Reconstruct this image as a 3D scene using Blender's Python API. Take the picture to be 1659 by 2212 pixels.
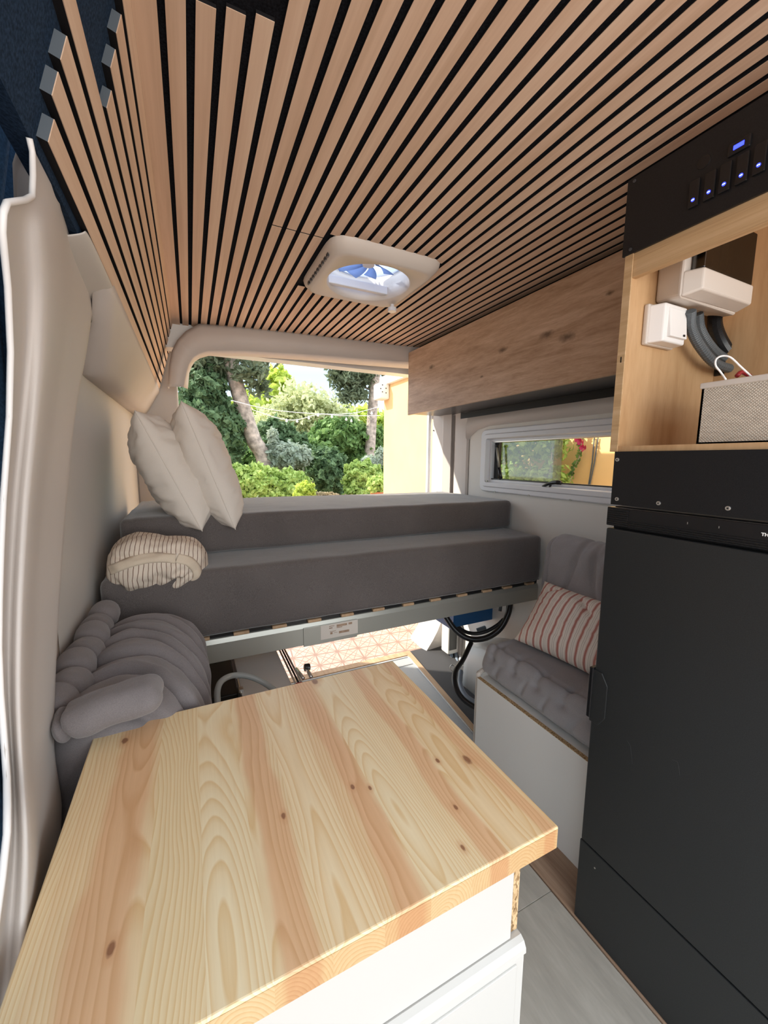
import bpy, bmesh, math, random
import numpy as np
from mathutils import Vector, Matrix, noise
random.seed(7)
rng = np.random.default_rng(7)
PI = math.pi
C = bpy.context.scene.collection
for o in list(bpy.data.objects):
    bpy.data.objects.remove(o)

# ------------------------------------------------------------------ camera
FPX = 860.085
CAMZ = 1.2
# rows: camera right, camera down, camera forward, in world axes
CM = np.array([[0.9002, -0.4353, 0.0082], [-0.0490, -0.1201, -0.9916], [0.4326, 0.8922, -0.1295]])
for i in range(3):
    CM[i] /= np.linalg.norm(CM[i])
CM[0] -= CM[2] * (CM[0] @ CM[2]); CM[0] /= np.linalg.norm(CM[0])
CM[1] = np.cross(CM[2], CM[0])
cam = bpy.data.objects.new('camera', bpy.data.cameras.new('camera'))
C.objects.link(cam)
cam.data.sensor_fit = 'HORIZONTAL'; cam.data.sensor_width = 36
cam.data.lens = 36 * FPX / 1659
cam.data.clip_start = 0.02; cam.data.clip_end = 200
mw = Matrix.Identity(4)
for i in range(3):
    mw[i][0] = CM[0][i]; mw[i][1] = -CM[1][i]; mw[i][2] = -CM[2][i]
mw[2][3] = CAMZ
cam.matrix_world = mw
bpy.context.scene.camera = cam

def ray(x, y):
    return CM.T @ np.array([x - 829.5, y - 1106.0, FPX])
# a pixel of the photograph turned into a world point on a plane whose depth is known
def ax(x, y, X):
    d = ray(x, y); p = d * X / d[0]; return Vector((p[0], p[1], p[2] + CAMZ))
def ay(x, y, Y):
    d = ray(x, y); p = d * Y / d[1]; return Vector((p[0], p[1], p[2] + CAMZ))
def az(x, y, Z):
    d = ray(x, y); p = d * (Z - CAMZ) / d[2]; return Vector((p[0], p[1], p[2] + CAMZ))

# ------------------------------------------------------------------ light
sc = bpy.context.scene
sc.view_settings.view_transform = 'Standard'
sc.view_settings.look = 'None'
sc.view_settings.exposure = 0.88
sc.view_settings.gamma = 1.0
sc.view_settings.use_curve_mapping = False
world = bpy.data.worlds.new('World'); sc.world = world
world.use_nodes = True
wn = world.node_tree; wn.nodes.clear()
wo = wn.nodes.new('ShaderNodeOutputWorld'); wb = wn.nodes.new('ShaderNodeBackground')
tc = wn.nodes.new('ShaderNodeTexCoord'); sx = wn.nodes.new('ShaderNodeSeparateXYZ')
cr = wn.nodes.new('ShaderNodeValToRGB')
e = cr.color_ramp.elements
e[0].position = 0.0; e[0].color = (0.70, 0.69, 0.66, 1)
e[1].position = 1.0; e[1].color = (0.70, 0.76, 0.85, 1)
for p, c in ((0.48, (0.6, 0.62, 0.62, 1)), (0.53, (0.40, 0.47, 0.52, 1)), (0.60, (0.33, 0.45, 0.54, 1)), (0.66, (0.78, 0.88, 0.98, 1)), (0.80, (0.80, 0.88, 0.98, 1))):
    n = e.new(p); n.color = c
mp = wn.nodes.new('ShaderNodeMapRange'); mp.inputs[1].default_value = -1; mp.inputs[2].default_value = 1
wn.links.new(tc.outputs['Generated'], sx.inputs[0]); wn.links.new(sx.outputs['Z'], mp.inputs[0])
wn.links.new(mp.outputs[0], cr.inputs[0]); wn.links.new(cr.outputs[0], wb.inputs[0])
wb.inputs[1].default_value = 1.55
wn.links.new(wb.outputs[0], wo.inputs[0])

sun = bpy.data.objects.new('sun', bpy.data.lights.new('sun', 'SUN')); C.objects.link(sun)
sun.data.energy = 4.2; sun.data.angle = math.radians(0.8); sun.data.color = (1.0, 0.93, 0.80)
SUNDIR = Vector((-0.62, 0.42, 0.60)).normalized()       # towards the sun
sun.rotation_euler = SUNDIR.to_track_quat('Z', 'Y').to_euler()
sun.location = (-4, 6, 8)
# extra area lamp behind the camera, added for daylight from the cab windscreen
wl = bpy.data.objects.new('windscreen_daylight', bpy.data.lights.new('windscreen_daylight', 'AREA')); C.objects.link(wl)
wl.data.shape = 'RECTANGLE'; wl.data.size = 1.5; wl.data.size_y = 0.9; wl.data.energy = 11
wl.data.color = (1.0, 0.95, 0.88)
wl.location = (0.45, -1.3, 1.25)
wl.rotation_euler = (Vector((0.45, -1.3, 1.25)) - Vector((0.45, 1.2, 1.55))).to_track_quat('Z', 'Y').to_euler()

# ------------------------------------------------------------------ materials
class NM:
    def __init__(s, name):
        s.m = bpy.data.materials.new(name); s.m.use_nodes = True
        s.t = s.m.node_tree; s.b = s.t.nodes['Principled BSDF']; s.o = s.t.nodes['Material Output']
        s._c = None
    def n(s, kind, **kw):
        nd = s.t.nodes.new('ShaderNode' + kind)
        for k, v in kw.items():
            if k.startswith('i_'):
                key = k[2:]
                key = int(key) if key.isdigit() else key.replace('_', ' ')
                nd.inputs[key].default_value = v
            else:
                setattr(nd, k, v)
        return nd
    def l(s, a, b): s.t.links.new(a, b)
    def coord(s, which='Object', scale=(1, 1, 1), loc=(0, 0, 0), rot=(0, 0, 0)):
        if s._c is None: s._c = s.n('TexCoord')
        m = s.n('Mapping'); m.inputs['Scale'].default_value = scale
        m.inputs['Location'].default_value = loc; m.inputs['Rotation'].default_value = rot
        s.l(s._c.outputs[which], m.inputs[0]); return m.outputs[0]
    def noise(s, vec, scale=5, detail=3, rough=.5, dist=0):
        nd = s.n('TexNoise'); nd.inputs['Scale'].default_value = scale; nd.inputs['Detail'].default_value = detail
        nd.inputs['Roughness'].default_value = rough; nd.inputs['Distortion'].default_value = dist
        if vec is not None: s.l(vec, nd.inputs['Vector'])
        return nd.outputs[0]
    def ramp(s, fac, stops, interp='LINEAR'):
        r = s.n('ValToRGB'); r.color_ramp.interpolation = interp
        el = r.color_ramp.elements
        while len(el) > 1: el.remove(el[-1])
        el[0].position = stops[0][0]; el[0].color = (*stops[0][1], 1)
        for p, c in stops[1:]:
            q = el.new(p); q.color = (*c, 1)
        s.l(fac, r.inputs[0]); return r.outputs[0]
    def math(s, op, a, b=None, c=None):
        nd = s.n('Math', operation=op)
        for i, v in enumerate((a, b, c)):
            if v is None: continue
            if isinstance(v, (int, float)): nd.inputs[i].default_value = v
            else: s.l(v, nd.inputs[i])
        return nd.outputs[0]
    def mix(s, fac, a, b, mode='MIX'):
        nd = s.n('Mix', data_type='RGBA', blend_type=mode)
        for i, v in ((0, fac), (6, a), (7, b)):
            if isinstance(v, (int, float)): nd.inputs[i].default_value = v
            elif isinstance(v, tuple): nd.inputs[i].default_value = (*v, 1)
            else: s.l(v, nd.inputs[i])
        return nd.outputs[2]
    def bump(s, h, strength=.3, dist=.01):
        nd = s.n('Bump'); nd.inputs['Strength'].default_value = strength; nd.inputs['Distance'].default_value = dist
        s.l(h, nd.inputs['Height']); s.l(nd.outputs[0], s.b.inputs['Normal'])
    def set(s, rough=.6, metal=0, spec=.5, color=None):
        s.b.inputs['Roughness'].default_value = rough; s.b.inputs['Metallic'].default_value = metal
        s.b.inputs['Specular IOR Level'].default_value = spec
        if color is not None:
            if isinstance(color, tuple): s.b.inputs['Base Color'].default_value = (*color, 1)
            else: s.l(color, s.b.inputs['Base Color'])
        return s.m

def plain(name, col, rough=.6, metal=0, spec=.5, ns=0, namt=.08, bs=0, bamt=.1):
    m = NM(name); c = col
    if ns:
        f = m.noise(m.coord(), ns, 4)
        lo = tuple(max(0, v * (1 - namt * 1.5)) for v in col); hi = tuple(min(1, v * (1 + namt * 1.5)) for v in col)
        c = m.ramp(f, [(.3, lo), (.7, hi)])
    if bs: m.bump(m.noise(m.coord(), bs, 3), bamt, .002)
    return m.set(rough, metal, spec, c)

def wood(name, lo, mid, hi, axis='Y', scale=1.0, rough=.5, knots=None, stretch=.06, bump=.08):
    m = NM(name)
    sc_ = {'X': (stretch, 1, 1), 'Y': (1, stretch, 1), 'Z': (1, 1, stretch)}[axis]
    v = m.coord(scale=tuple(a * scale for a in sc_))
    f1 = m.noise(v, 60, 5, .65, .4)
    f2 = m.noise(v, 12, 2, .5, 1.2)
    f3 = m.noise(m.coord(scale=tuple(a * scale for a in sc_), loc=(3, 5, 7)), 260, 2)
    f = m.math('ADD', m.math('MULTIPLY', f1, .45), m.math('ADD', m.math('MULTIPLY', f2, .4), m.math('MULTIPLY', f3, .15)))
    c = m.ramp(f, [(.34, lo), (.5, mid), (.64, hi)])
    if knots:
        for (kp, kr) in knots:
            # dark oval knots at fixed places on the board
            vd = m.n('VectorMath', operation='DISTANCE')
            mm = m.coord(loc=tuple(-a for a in kp))
            sq = m.n('VectorMath', operation='MULTIPLY'); sq.inputs[1].default_value = {'Y': (1, .45, 1), 'Z': (1, 1, .45), 'X': (.45, 1, 1)}[axis]
            m.l(mm, sq.inputs[0])
            ad = m.n('VectorMath', operation='ADD'); m.l(sq.outputs[0], ad.inputs[0])
            nn = m.n('VectorMath', operation='SCALE'); nz = m.n('TexNoise'); nz.inputs['Scale'].default_value = 60
            m.l(m.coord(), nz.inputs['Vector']); m.l(nz.outputs['Color'], nn.inputs[0]); nn.inputs['Scale'].default_value = kr * .8
            m.l(nn.outputs[0], ad.inputs[1]); m.l(ad.outputs[0], vd.inputs[0]); vd.inputs[1].default_value = (kr * .4,) * 3
            k = m.n('MapRange'); k.inputs[1].default_value = kr * .25; k.inputs[2].default_value = kr; k.inputs[3].default_value = .85; k.inputs[4].default_value = 0
            m.l(vd.outputs['Value'], k.inputs[0])
            c = m.mix(k.outputs[0], c, tuple(a * .35 for a in lo))
    m.bump(f1, bump, .001)
    return m.set(rough, 0, .4, c)

M = {}
M['slat'] = wood('oak veneer slats', (.60, .41, .28), (.70, .50, .36), (.78, .59, .44), 'Y', .7, .55, stretch=.03)
M['mdf'] = plain('black dyed slat core', (.012, .012, .014), .8, spec=.2)
M['cut'] = plain('grey cut end of slat core', (.10, .125, .15), .8)
M['felt_sky'] = plain('sky tinted felt', (.018, .036, .068), .95, spec=.1, ns=300, namt=.3)  # black felt with the blue sky reflection put into its colour
M['felt'] = plain('black acoustic felt', (.008, .009, .012), .95, spec=.1, ns=300, namt=.4)
M['oak'] = wood('rustic oak board', (.34, .215, .13), (.52, .36, .245), (.66, .49, .36), 'Y', 1.0, .42,
                [((1.2, 1.12, 1.66), .018), ((1.2, 1.03, 1.63), .020), ((1.2, 1.35, 1.66), .014), ((1.2, 1.48, 1.575), .007), ((1.2, 1.9, 1.7), .014), ((1.2, .88, 1.72), .008)], stretch=.12)
M['ply'] = wood('birch plywood', (.46, .27, .125), (.56, .35, .18), (.63, .41, .22), 'Z', .6, .5, stretch=.15)
M['plyh'] = wood('birch plywood edge', (.40, .25, .12), (.54, .36, .19), (.64, .45, .26), 'Y', 1.4, .6, stretch=.03)
M['trim'] = plain('beige grey moulded plastic', (.60, .555, .52), .55, ns=3, namt=.02, bs=500, bamt=.08)
M['wall'] = plain('off white grained wall lining', (.63, .60, .56), .6, ns=3, namt=.015, bs=350, bamt=.12)
M['wallr'] = plain('pale grey wall lining', (.76, .745, .70), .6, ns=3, namt=.015, bs=350, bamt=.08)
M['paint'] = plain('white van paint', (.80, .80, .78), .3)
M['lip'] = plain('white trim lip', (.86, .84, .82), .5)
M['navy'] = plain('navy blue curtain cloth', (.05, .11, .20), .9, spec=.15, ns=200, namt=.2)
M['black'] = plain('black laminate', (.011, .011, .012), .42, spec=.35, ns=600, namt=.2, bs=900, bamt=.05)
M['blackdoor'] = plain('black fridge door skin', (.016, .0175, .018), .42, spec=.5, ns=500, namt=.15, bs=900, bamt=.12)
M['blackgloss'] = plain('black glossy plastic', (.009, .009, .010), .25)
M['dark'] = plain('dark grey underside laminate', (.055, .056, .06), .35)
M['rubber'] = plain('dark rubber floor', (.05, .048, .05), .75, bs=300, bamt=.3)
M['alu'] = plain('silver painted steel', (.42, .42, .38), .38, .55)
M['chrome'] = plain('zinc screw metal', (.72, .70, .66), .28, .9)
M['white'] = plain('white melamine', (.82, .805, .77), .38, ns=2, namt=.01)
M['drawer'] = plain('white front board', (.55, .54, .51), .42)
M['vent'] = plain('pale beige vent plastic', (.66, .60, .54), .45)
M['frame'] = plain('white window frame plastic', (.78, .80, .84), .28)
M['blue'] = plain('blue enamel casing', (.012, .11, .30), .4)
M['hose'] = plain('black hose rubber', (.012, .012, .013), .32)
M['conduit'] = plain('grey corrugated conduit', (.10, .115, .125), .5)
M['bluehose'] = plain('blue grey hose', (.25, .31, .39), .35)
M['clearhose'] = plain('pale grey water hose', (.42, .45, .44), .25)
M['red'] = plain('red plastic', (.35, .02, .025), .4)
M['terracotta'] = plain('terracotta', (.55, .17, .07), .8)
M['bark'] = plain('pine bark', (.50, .40, .33), .95, ns=9, namt=.35, bs=30, bamt=.8)
M['bulb'] = plain('frosted bulb', (.85, .85, .82), .3)
M['soil'] = plain('dry soil', (.22, .18, .11), 1, ns=2, namt=.3, bs=20, bamt=.8)

def fabric(name, col, rough=.95, amt=.25, s=700, bump=.35, sheen=.25, big=6):
    m = NM(name)
    f = m.noise(m.coord(), s, 2, .6); g = m.noise(m.coord(), big, 3)
    f2 = m.math('ADD', m.math('MULTIPLY', f, .8), m.math('MULTIPLY', g, .2))
    c = m.ramp(f2, [(.35, tuple(v * (1 - amt) for v in col)), (.65, tuple(min(1, v * (1 + amt)) for v in col))])
    m.bump(m.math('ADD', f, m.math('MULTIPLY', m.noise(m.coord(), 45, 3), 1.5)), bump, .0015)
    m.b.inputs['Sheen Weight'].default_value = sheen
    return m.set(rough, 0, .2, c)
M['matt'] = fabric('charcoal mattress cover', (.112, .096, .092), amt=.35, bump=.25, sheen=.5)
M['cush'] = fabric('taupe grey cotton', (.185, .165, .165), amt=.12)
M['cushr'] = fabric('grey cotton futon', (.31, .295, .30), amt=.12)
M['pillow'] = fabric('off white pillow cotton', (.72, .655, .59), amt=.03, bump=.2, sheen=.1)

def stripes(name, bg, seq, axis, period, warp=.004, ws=14):
    """seq: list of (start, end, colour) within one period"""
    m = NM(name)
    sp = m.n('SeparateXYZ'); m.l(m.coord(), sp.inputs[0])
    w = m.math('MULTIPLY', m.math('SUBTRACT', m.noise(m.coord(), ws, 2), .5), warp * 2)
    x = m.math('ADD', sp.outputs[axis], w)
    fr = m.math('FRACT', m.math('DIVIDE', m.math('ADD', x, 10.0), period))
    st = [(0, bg)]
    for a, b, c in seq:
        st += [(a, c), (b, bg)]
    col = m.ramp(fr, st, 'CONSTANT')
    m.bump(m.noise(m.coord(), 60, 3), .25, .002)
    return m, col
m_, col_ = stripes('cream cotton with fine brown stripes', (.70, .60, .50), [(.42, .56, (.16, .085, .06))], 'X', .0115, .006, 16)
M['duvet'] = m_.set(.9, 0, .2, col_)
m_, col_ = stripes('cream ticking with dusty red stripes', (.82, .75, .67), [(.05, .09, (.70, .50, .45)), (.12, .34, (.50, .22, .18)), (.37, .41, (.70, .50, .45)), (.62, .645, (.38, .33, .27)), (.80, .825, (.38, .33, .27))], 'X', .0335, .003, 10)
M['ticking'] = m_.set(.9, 0, .2, col_)
M['band'] = fabric('plain cream cotton band', (.66, .55, .43), amt=.04, sheen=.1)

# pine board: glued staves running along Y with their own tint and growth rings
def pine(name='glued pine staves', tint=None):
    m = NM(name)
    sp = m.n('SeparateXYZ'); m.l(m.coord(), sp.inputs[0])
    X = sp.outputs['X']; Y = sp.outputs['Y']; Z = sp.outputs['Z']
    edges = [-.2, -.151, -.065, -.012, .043, .095, .149, .202, .257, .311, .352, .45]
    x0, x1 = -.2, .45
    N = lambda v: (v - x0) / (x1 - x0)
    pal = [(.87, .71, .45), (.85, .67, .42), (.85, .70, .44), (.88, .75, .50), (.85, .69, .44), (.87, .71, .46), (.82, .62, .38), (.87, .73, .48), (.85, .69, .44), (.83, .65, .40), (.81, .62, .37)]
    mapx = m.math('DIVIDE', m.math('SUBTRACT', X, x0), x1 - x0)
    base = m.ramp(mapx, [(max(0, N(a)), c) for a, c in zip(edges[:-1], pal)], 'CONSTANT')
    # per stave: pith position (r), ring density (g), phase (b)
    pith = [(.05, .5, .1), (.92, .35, .6), (.10, .75, .2), (.50, .25, .7), (.15, .6, .4), (.6, .4, .9), (.95, .7, .3), (.3, .55, .5), (.9, .75, .8), (.45, .35, .15), (.05, .7, .6)]
    prm = m.ramp(mapx, [(max(0, N(a)), c) for a, c in zip(edges[:-1], pith)], 'CONSTANT')
    pc = m.n('SeparateColor'); m.l(prm, pc.inputs[0])
    ctr = m.ramp(mapx, [(max(0, N(a)), (((a + b) / 2 - x0), 0, 0)) for a, b in zip(edges[:-1], edges[1:])], 'CONSTANT')
    cc = m.n('SeparateColor'); m.l(ctr, cc.inputs[0])
    lx = m.math('SUBTRACT', m.math('SUBTRACT', X, x0), cc.outputs[0])           # x from stave centre
    px = m.math('MULTIPLY', m.math('SUBTRACT', pc.outputs[0], .5), .09)
    # wander of the rings along the board
    cv = m.n('CombineXYZ')
    m.l(m.math('MULTIPLY', X, 9), cv.inputs[0]); m.l(m.math('ADD', m.math('MULTIPLY', Y, 2.0), m.math('MULTIPLY', pc.outputs[2], 9)), cv.inputs[1]); m.l(m.math('MULTIPLY', pc.outputs[2], 20), cv.inputs[2])
    wn_ = m.noise(cv.outputs[0], 1.6, 3, .45)
    dx = m.math('SUBTRACT', lx, px)
    dx = m.math('ADD', dx, m.math('MULTIPLY', m.math('SUBTRACT', wn_, .5), .035))
    dz = m.math('ADD', m.math('SUBTRACT', Z, .70), m.math('MULTIPLY', m.math('SUBTRACT', m.noise(cv.outputs[0], .8, 1), .5), .11))
    r = m.math('SQRT', m.math('ADD', m.math('MULTIPLY', dx, dx), m.math('MULTIPLY', dz, dz)))
    ph = m.math('FRACT', m.math('ADD', m.math('MULTIPLY', r, m.math('ADD', 150.0, m.math('MULTIPLY', pc.outputs[1], 190))), m.math('MULTIPLY', pc.outputs[2], 3)))
    ring = m.ramp(ph, [(0, (0, 0, 0)), (.55, (.35, .35, .35)), (.88, (1, 1, 1)), (.97, (.25, .25, .25)), (1, (0, 0, 0))])
    rg = m.n('SeparateColor'); m.l(ring, rg.inputs[0])
    late = m.mix(1.0, base, (.84, .68, .48), 'MULTIPLY')
    col = m.mix(m.math('MULTIPLY', rg.outputs[0], .75), base, late)
    # pinkish heartwood streaks: dusty orange bands inside some staves
    for (xc, w, ya, yb, wob) in ((-.100, .030, .2, .9, .030), (.070, .022, .2, .9, .016), (.183, .020, .2, .9, .022), (.297, .018, .2, .9, .018), (.372, .012, .2, .9, .012)):
        cw = m.n('CombineXYZ'); m.l(m.math('MULTIPLY', Y, 5), cw.inputs[0]); cw.inputs[1].default_value = xc * 50; m.l(m.math('MULTIPLY', X, 4), cw.inputs[2])
        ctrx = m.math('ADD', m.math('SUBTRACT', X, xc), m.math('MULTIPLY', m.math('SUBTRACT', m.noise(cw.outputs[0], 1.2, 3, .5), .5), wob * 1.6))
        k = m.n('MapRange', interpolation_type='SMOOTHSTEP'); k.inputs[1].default_value = w * .55; k.inputs[2].default_value = w; k.inputs[3].default_value = .72; k.inputs[4].default_value = 0
        m.l(m.math('ABSOLUTE', ctrx), k.inputs[0])
        col = m.mix(k.outputs[0], col, m.mix(m.math('MULTIPLY', rg.outputs[0], .5), (.74, .43, .23), (.52, .25, .12)))
    # knots
    for (kx, ky, kr) in ((-.116, .707, .005), (.085, .461, .0035), (.181, .466, .003), (.202, .454, .0025), (.315, .457, .003), (.357, .439, .006), (.291, .378, .003), (.208, .745, .0065), (-.088, .389, .004), (.266, .329, .003), (-.10, .75, .003)):
        v1 = m.coord(loc=(-kx, -ky, -.75)); 
        sc2 = m.n('VectorMath', operation='MULTIPLY'); sc2.inputs[1].default_value = (1, .55, .2); m.l(v1, sc2.inputs[0])
        ln = m.n('VectorMath', operation='LENGTH'); m.l(sc2.outputs[0], ln.inputs[0])
        d = m.math('ADD', ln.outputs['Value'], m.math('MULTIPLY', m.math('SUBTRACT', m.noise(m.coord(), 90, 2), .5), kr * .9))
        halo = m.n('MapRange'); halo.inputs[1].default_value = kr * .9; halo.inputs[2].default_value = kr * 2.4; halo.inputs[3].default_value = .5; halo.inputs[4].default_value = 0
        m.l(d, halo.inputs[0]); col = m.mix(halo.outputs[0], col, (.62, .33, .16))
        k = m.n('MapRange'); k.inputs[1].default_value = kr * .6; k.inputs[2].default_value = kr; k.inputs[3].default_value = .85; k.inputs[4].default_value = 0
        m.l(d, k.inputs[0]); col = m.mix(k.outputs[0], col, (.24, .10, .05))
    g = m.noise(m.coord(scale=(1, .04, 1)), 220, 3, .6)
    col = m.mix(.20, col, m.ramp(g, [(.3, (.72, .62, .5)), (.7, (1, 1, 1))]), 'MULTIPLY')
    if tint: col = m.mix(1.0, col, tint, 'MULTIPLY')
    m.bump(m.math('ADD', g, rg.outputs[0]), .05, .0006)
    return m.set(.40, 0, .45, col)
M['pine'] = pine(); M['pine_end_shaded'] = pine('shaded pine end grain', (.66, .58, .48))  # end tint: darker end grain plus the dimmer light on an upright face

def chip():
    m = NM('raw chipboard edge')
    v = m.n('TexVoronoi'); v.inputs['Scale'].default_value = 420; m.l(m.coord(scale=(1, 1, .45)), v.inputs['Vector'])
    s_ = m.n('SeparateColor'); m.l(v.outputs['Color'], s_.inputs[0])
    c = m.ramp(s_.outputs[0], [(.1, (.20, .12, .055)), (.4, (.46, .31, .16)), (.8, (.62, .45, .26))])
    return m.set(.85, 0, .2, c)
M['chip'] = chip()

def weave():
    m = NM('woven cream basket')
    sp = m.n('SeparateXYZ'); m.l(m.coord(), sp.inputs[0])
    f = 2 * PI / .0052
    a = m.math('SINE', m.math('MULTIPLY', m.math('ADD', sp.outputs['Y'], sp.outputs['X']), f)); b = m.math('SINE', m.math('MULTIPLY', sp.outputs['Z'], f))
    h = m.math('MULTIPLY', a, b)
    nz = m.noise(m.coord(scale=(1, 1, 5)), 40, 2)
    c = m.ramp(m.math('ADD', m.math('MULTIPLY', h, .5), .5), [(0, (.42, .35, .27)), (.45, (.70, .63, .53)), (.86, (.70, .63, .53)), (.93, (.16, .12, .08))])
    c = m.mix(.5, c, m.ramp(nz, [(.35, (.7, .7, .7)), (.65, (1, 1, 1))]), 'MULTIPLY')
    m.bump(h, .5, .001)
    return m.set(.8, 0, .2, c)
M['weave'] = weave()

def leafmat(name, a, b, rough=.6, trans=.35):
    m = NM(name)
    f = m.noise(m.coord(), 2.2, 3); g = m.noise(m.coord(), 25, 2)
    c = m.ramp(m.math('ADD', m.math('MULTIPLY', f, .5), m.math('MULTIPLY', g, .5)), [(.36, a), (.62, b)])
    m.set(rough, 0, .3, c)
    tr = m.n('BsdfTranslucent'); m.l(c, tr.inputs[0])
    mx = m.n('MixShader'); mx.inputs[0].default_value = trans
    m.l(m.b.outputs[0], mx.inputs[1]); m.l(tr.outputs[0], mx.inputs[2]); m.l(mx.outputs[0], m.o.inputs[0])
    return m.m
M['leaf_bright'] = leafmat('bright green leaves', (.28, .44, .10), (.66, .78, .26))
M['leaf_mid'] = leafmat('mid green leaves', (.10, .20, .06), (.32, .48, .16))
M['leaf_dark'] = leafmat('dark green leaves', (.06, .12, .05), (.22, .33, .16))
M['leaf_pine'] = leafmat('pine needles', (.10, .13, .07), (.28, .33, .20))
M['leaf_yellow'] = leafmat('sunlit yellow green leaves', (.35, .48, .07), (.78, .85, .20), trans=.5)
M['leaf_olive'] = leafmat('pale olive leaves', (.42, .46, .22), (.80, .82, .50), trans=.4)
M['leaf_silver'] = leafmat('silver grey leaves', (.26, .33, .24), (.56, .62, .50))
M['leaf_russet'] = leafmat('russet ground cover', (.30, .22, .12), (.52, .42, .26))
M['flower'] = leafmat('magenta petals', (.60, .03, .14), (.75, .10, .25))

def paving():
    m = NM('pink patterned paving tiles')
    sp = m.n('SeparateXYZ'); m.l(m.coord(rot=(0, 0, .10)), sp.inputs[0])
    s = .20
    def line(expr, w):
        fr = m.math('ABSOLUTE', m.math('SUBTRACT', m.math('FRACT', m.math('DIVIDE', expr, s)), .5))
        return m.math('GREATER_THAN', fr, .5 - w)
    x, y = sp.outputs['X'], sp.outputs['Y']
    x = m.math('ADD', x, 20); y = m.math('ADD', y, 20)
    L = line(x, .035)
    for ex, w in ((y, .045), (m.math('ADD', x, y), .03), (m.math('SUBTRACT', x, y), .03), (m.math('ADD', m.math('MULTIPLY', x, 2), y), .03), (m.math('SUBTRACT', m.math('MULTIPLY', x, 2), y), .03)):
        L = m.math('MAXIMUM', L, line(ex, w))
    bc = m.ramp(m.noise(m.coord(), 6, 3), [(.35, (.44, .31, .265)), (.65, (.52, .385, .33))])
    c = m.mix(m.math('MULTIPLY', L, .75), bc, (.20, .125, .10))
    m.bump(L, -.3, .004)
    return m.set(.85, 0, .3, c)
M['paving'] = paving()
M['house'] = plain('orange yellow render', (.82, .54, .24), .9, ns=2, namt=.05, bs=60, bamt=.15)
M['coping'] = plain('white painted coping', (.85, .83, .80), .7)

def rugmat():
    m = NM('light grey brushed vinyl mat')
    w = m.noise(m.coord(scale=(1, 1, 1), rot=(0, 0, .6)), 28, 3, .5, 3.5)
    ln = m.math('FRACT', m.math('MULTIPLY', w, 14))
    k = m.ramp(ln, [(0, (0, 0, 0)), (.42, (0, 0, 0)), (.5, (1, 1, 1)), (.58, (0, 0, 0))])
    s_ = m.n('SeparateColor'); m.l(k, s_.inputs[0])
    c = m.mix(m.math('MULTIPLY', s_.outputs[0], .55), (.40, .42, .43), (.58, .60, .61))
    m.bump(s_.outputs[0], .3, .001)
    return m.set(.5, 0, .4, c)
M['rug'] = rugmat()
M['floorgrey'] = wood('grey beige brushed floor', (.34, .32, .28), (.42, .395, .345), (.50, .475, .42), 'Y', .5, .4, stretch=.2)
M['plank'] = wood('brown oak vinyl plank', (.20, .12, .075), (.32, .21, .14), (.43, .30, .21), 'Y', 1.0, .5, stretch=.05)
M['tan'] = wood('tan wood strip', (.40, .25, .14), (.52, .34, .20), (.62, .42, .26), 'Y', 1.0, .6)

def glassmat(name, tint, alpha, rough=.03):
    m = NM(name)
    tr = m.n('BsdfTransparent'); tr.inputs[0].default_value = (*tint, 1)
    gl = m.n('BsdfGlossy'); gl.inputs['Roughness'].default_value = rough; gl.inputs[0].default_value = (1, 1, 1, 1)
    mx = m.n('MixShader'); mx.inputs[0].default_value = alpha
    m.l(tr.outputs[0], mx.inputs[1]); m.l(gl.outputs[0], mx.inputs[2]); m.l(mx.outputs[0], m.o.inputs[0])
    return m.m
M['tint'] = glassmat('smoked acrylic pane', (.66, .70, .68), .10)
M['smoke'] = glassmat('dark smoked cover', (.07, .06, .06), .12, .15)
def domemat():
    m = NM('translucent vent dome')
    tr = m.n('BsdfTranslucent'); tr.inputs[0].default_value = (.42, .48, .62, 1)
    tp = m.n('BsdfTransparent'); tp.inputs[0].default_value = (.42, .50, .66, 1)
    mx = m.n('MixShader'); mx.inputs[0].default_value = .25
    m.l(tr.outputs[0], mx.inputs[1]); m.l(tp.outputs[0], mx.inputs[2]); m.l(mx.outputs[0], m.o.inputs[0])
    return m.m
M['dome'] = domemat()
def emis(name, col, s):
    m = NM(name); m.b.inputs['Emission Color'].default_value = (*col, 1); m.b.inputs['Emission Strength'].default_value = s
    return m.set(.4, 0, .3, (0, 0, .02))
M['led'] = emis('blue led light', (.02, .03, 1.0), 4.0)
M['ledcore'] = emis('pale blue led core', (.4, .5, 1.0), 5.0)

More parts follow.
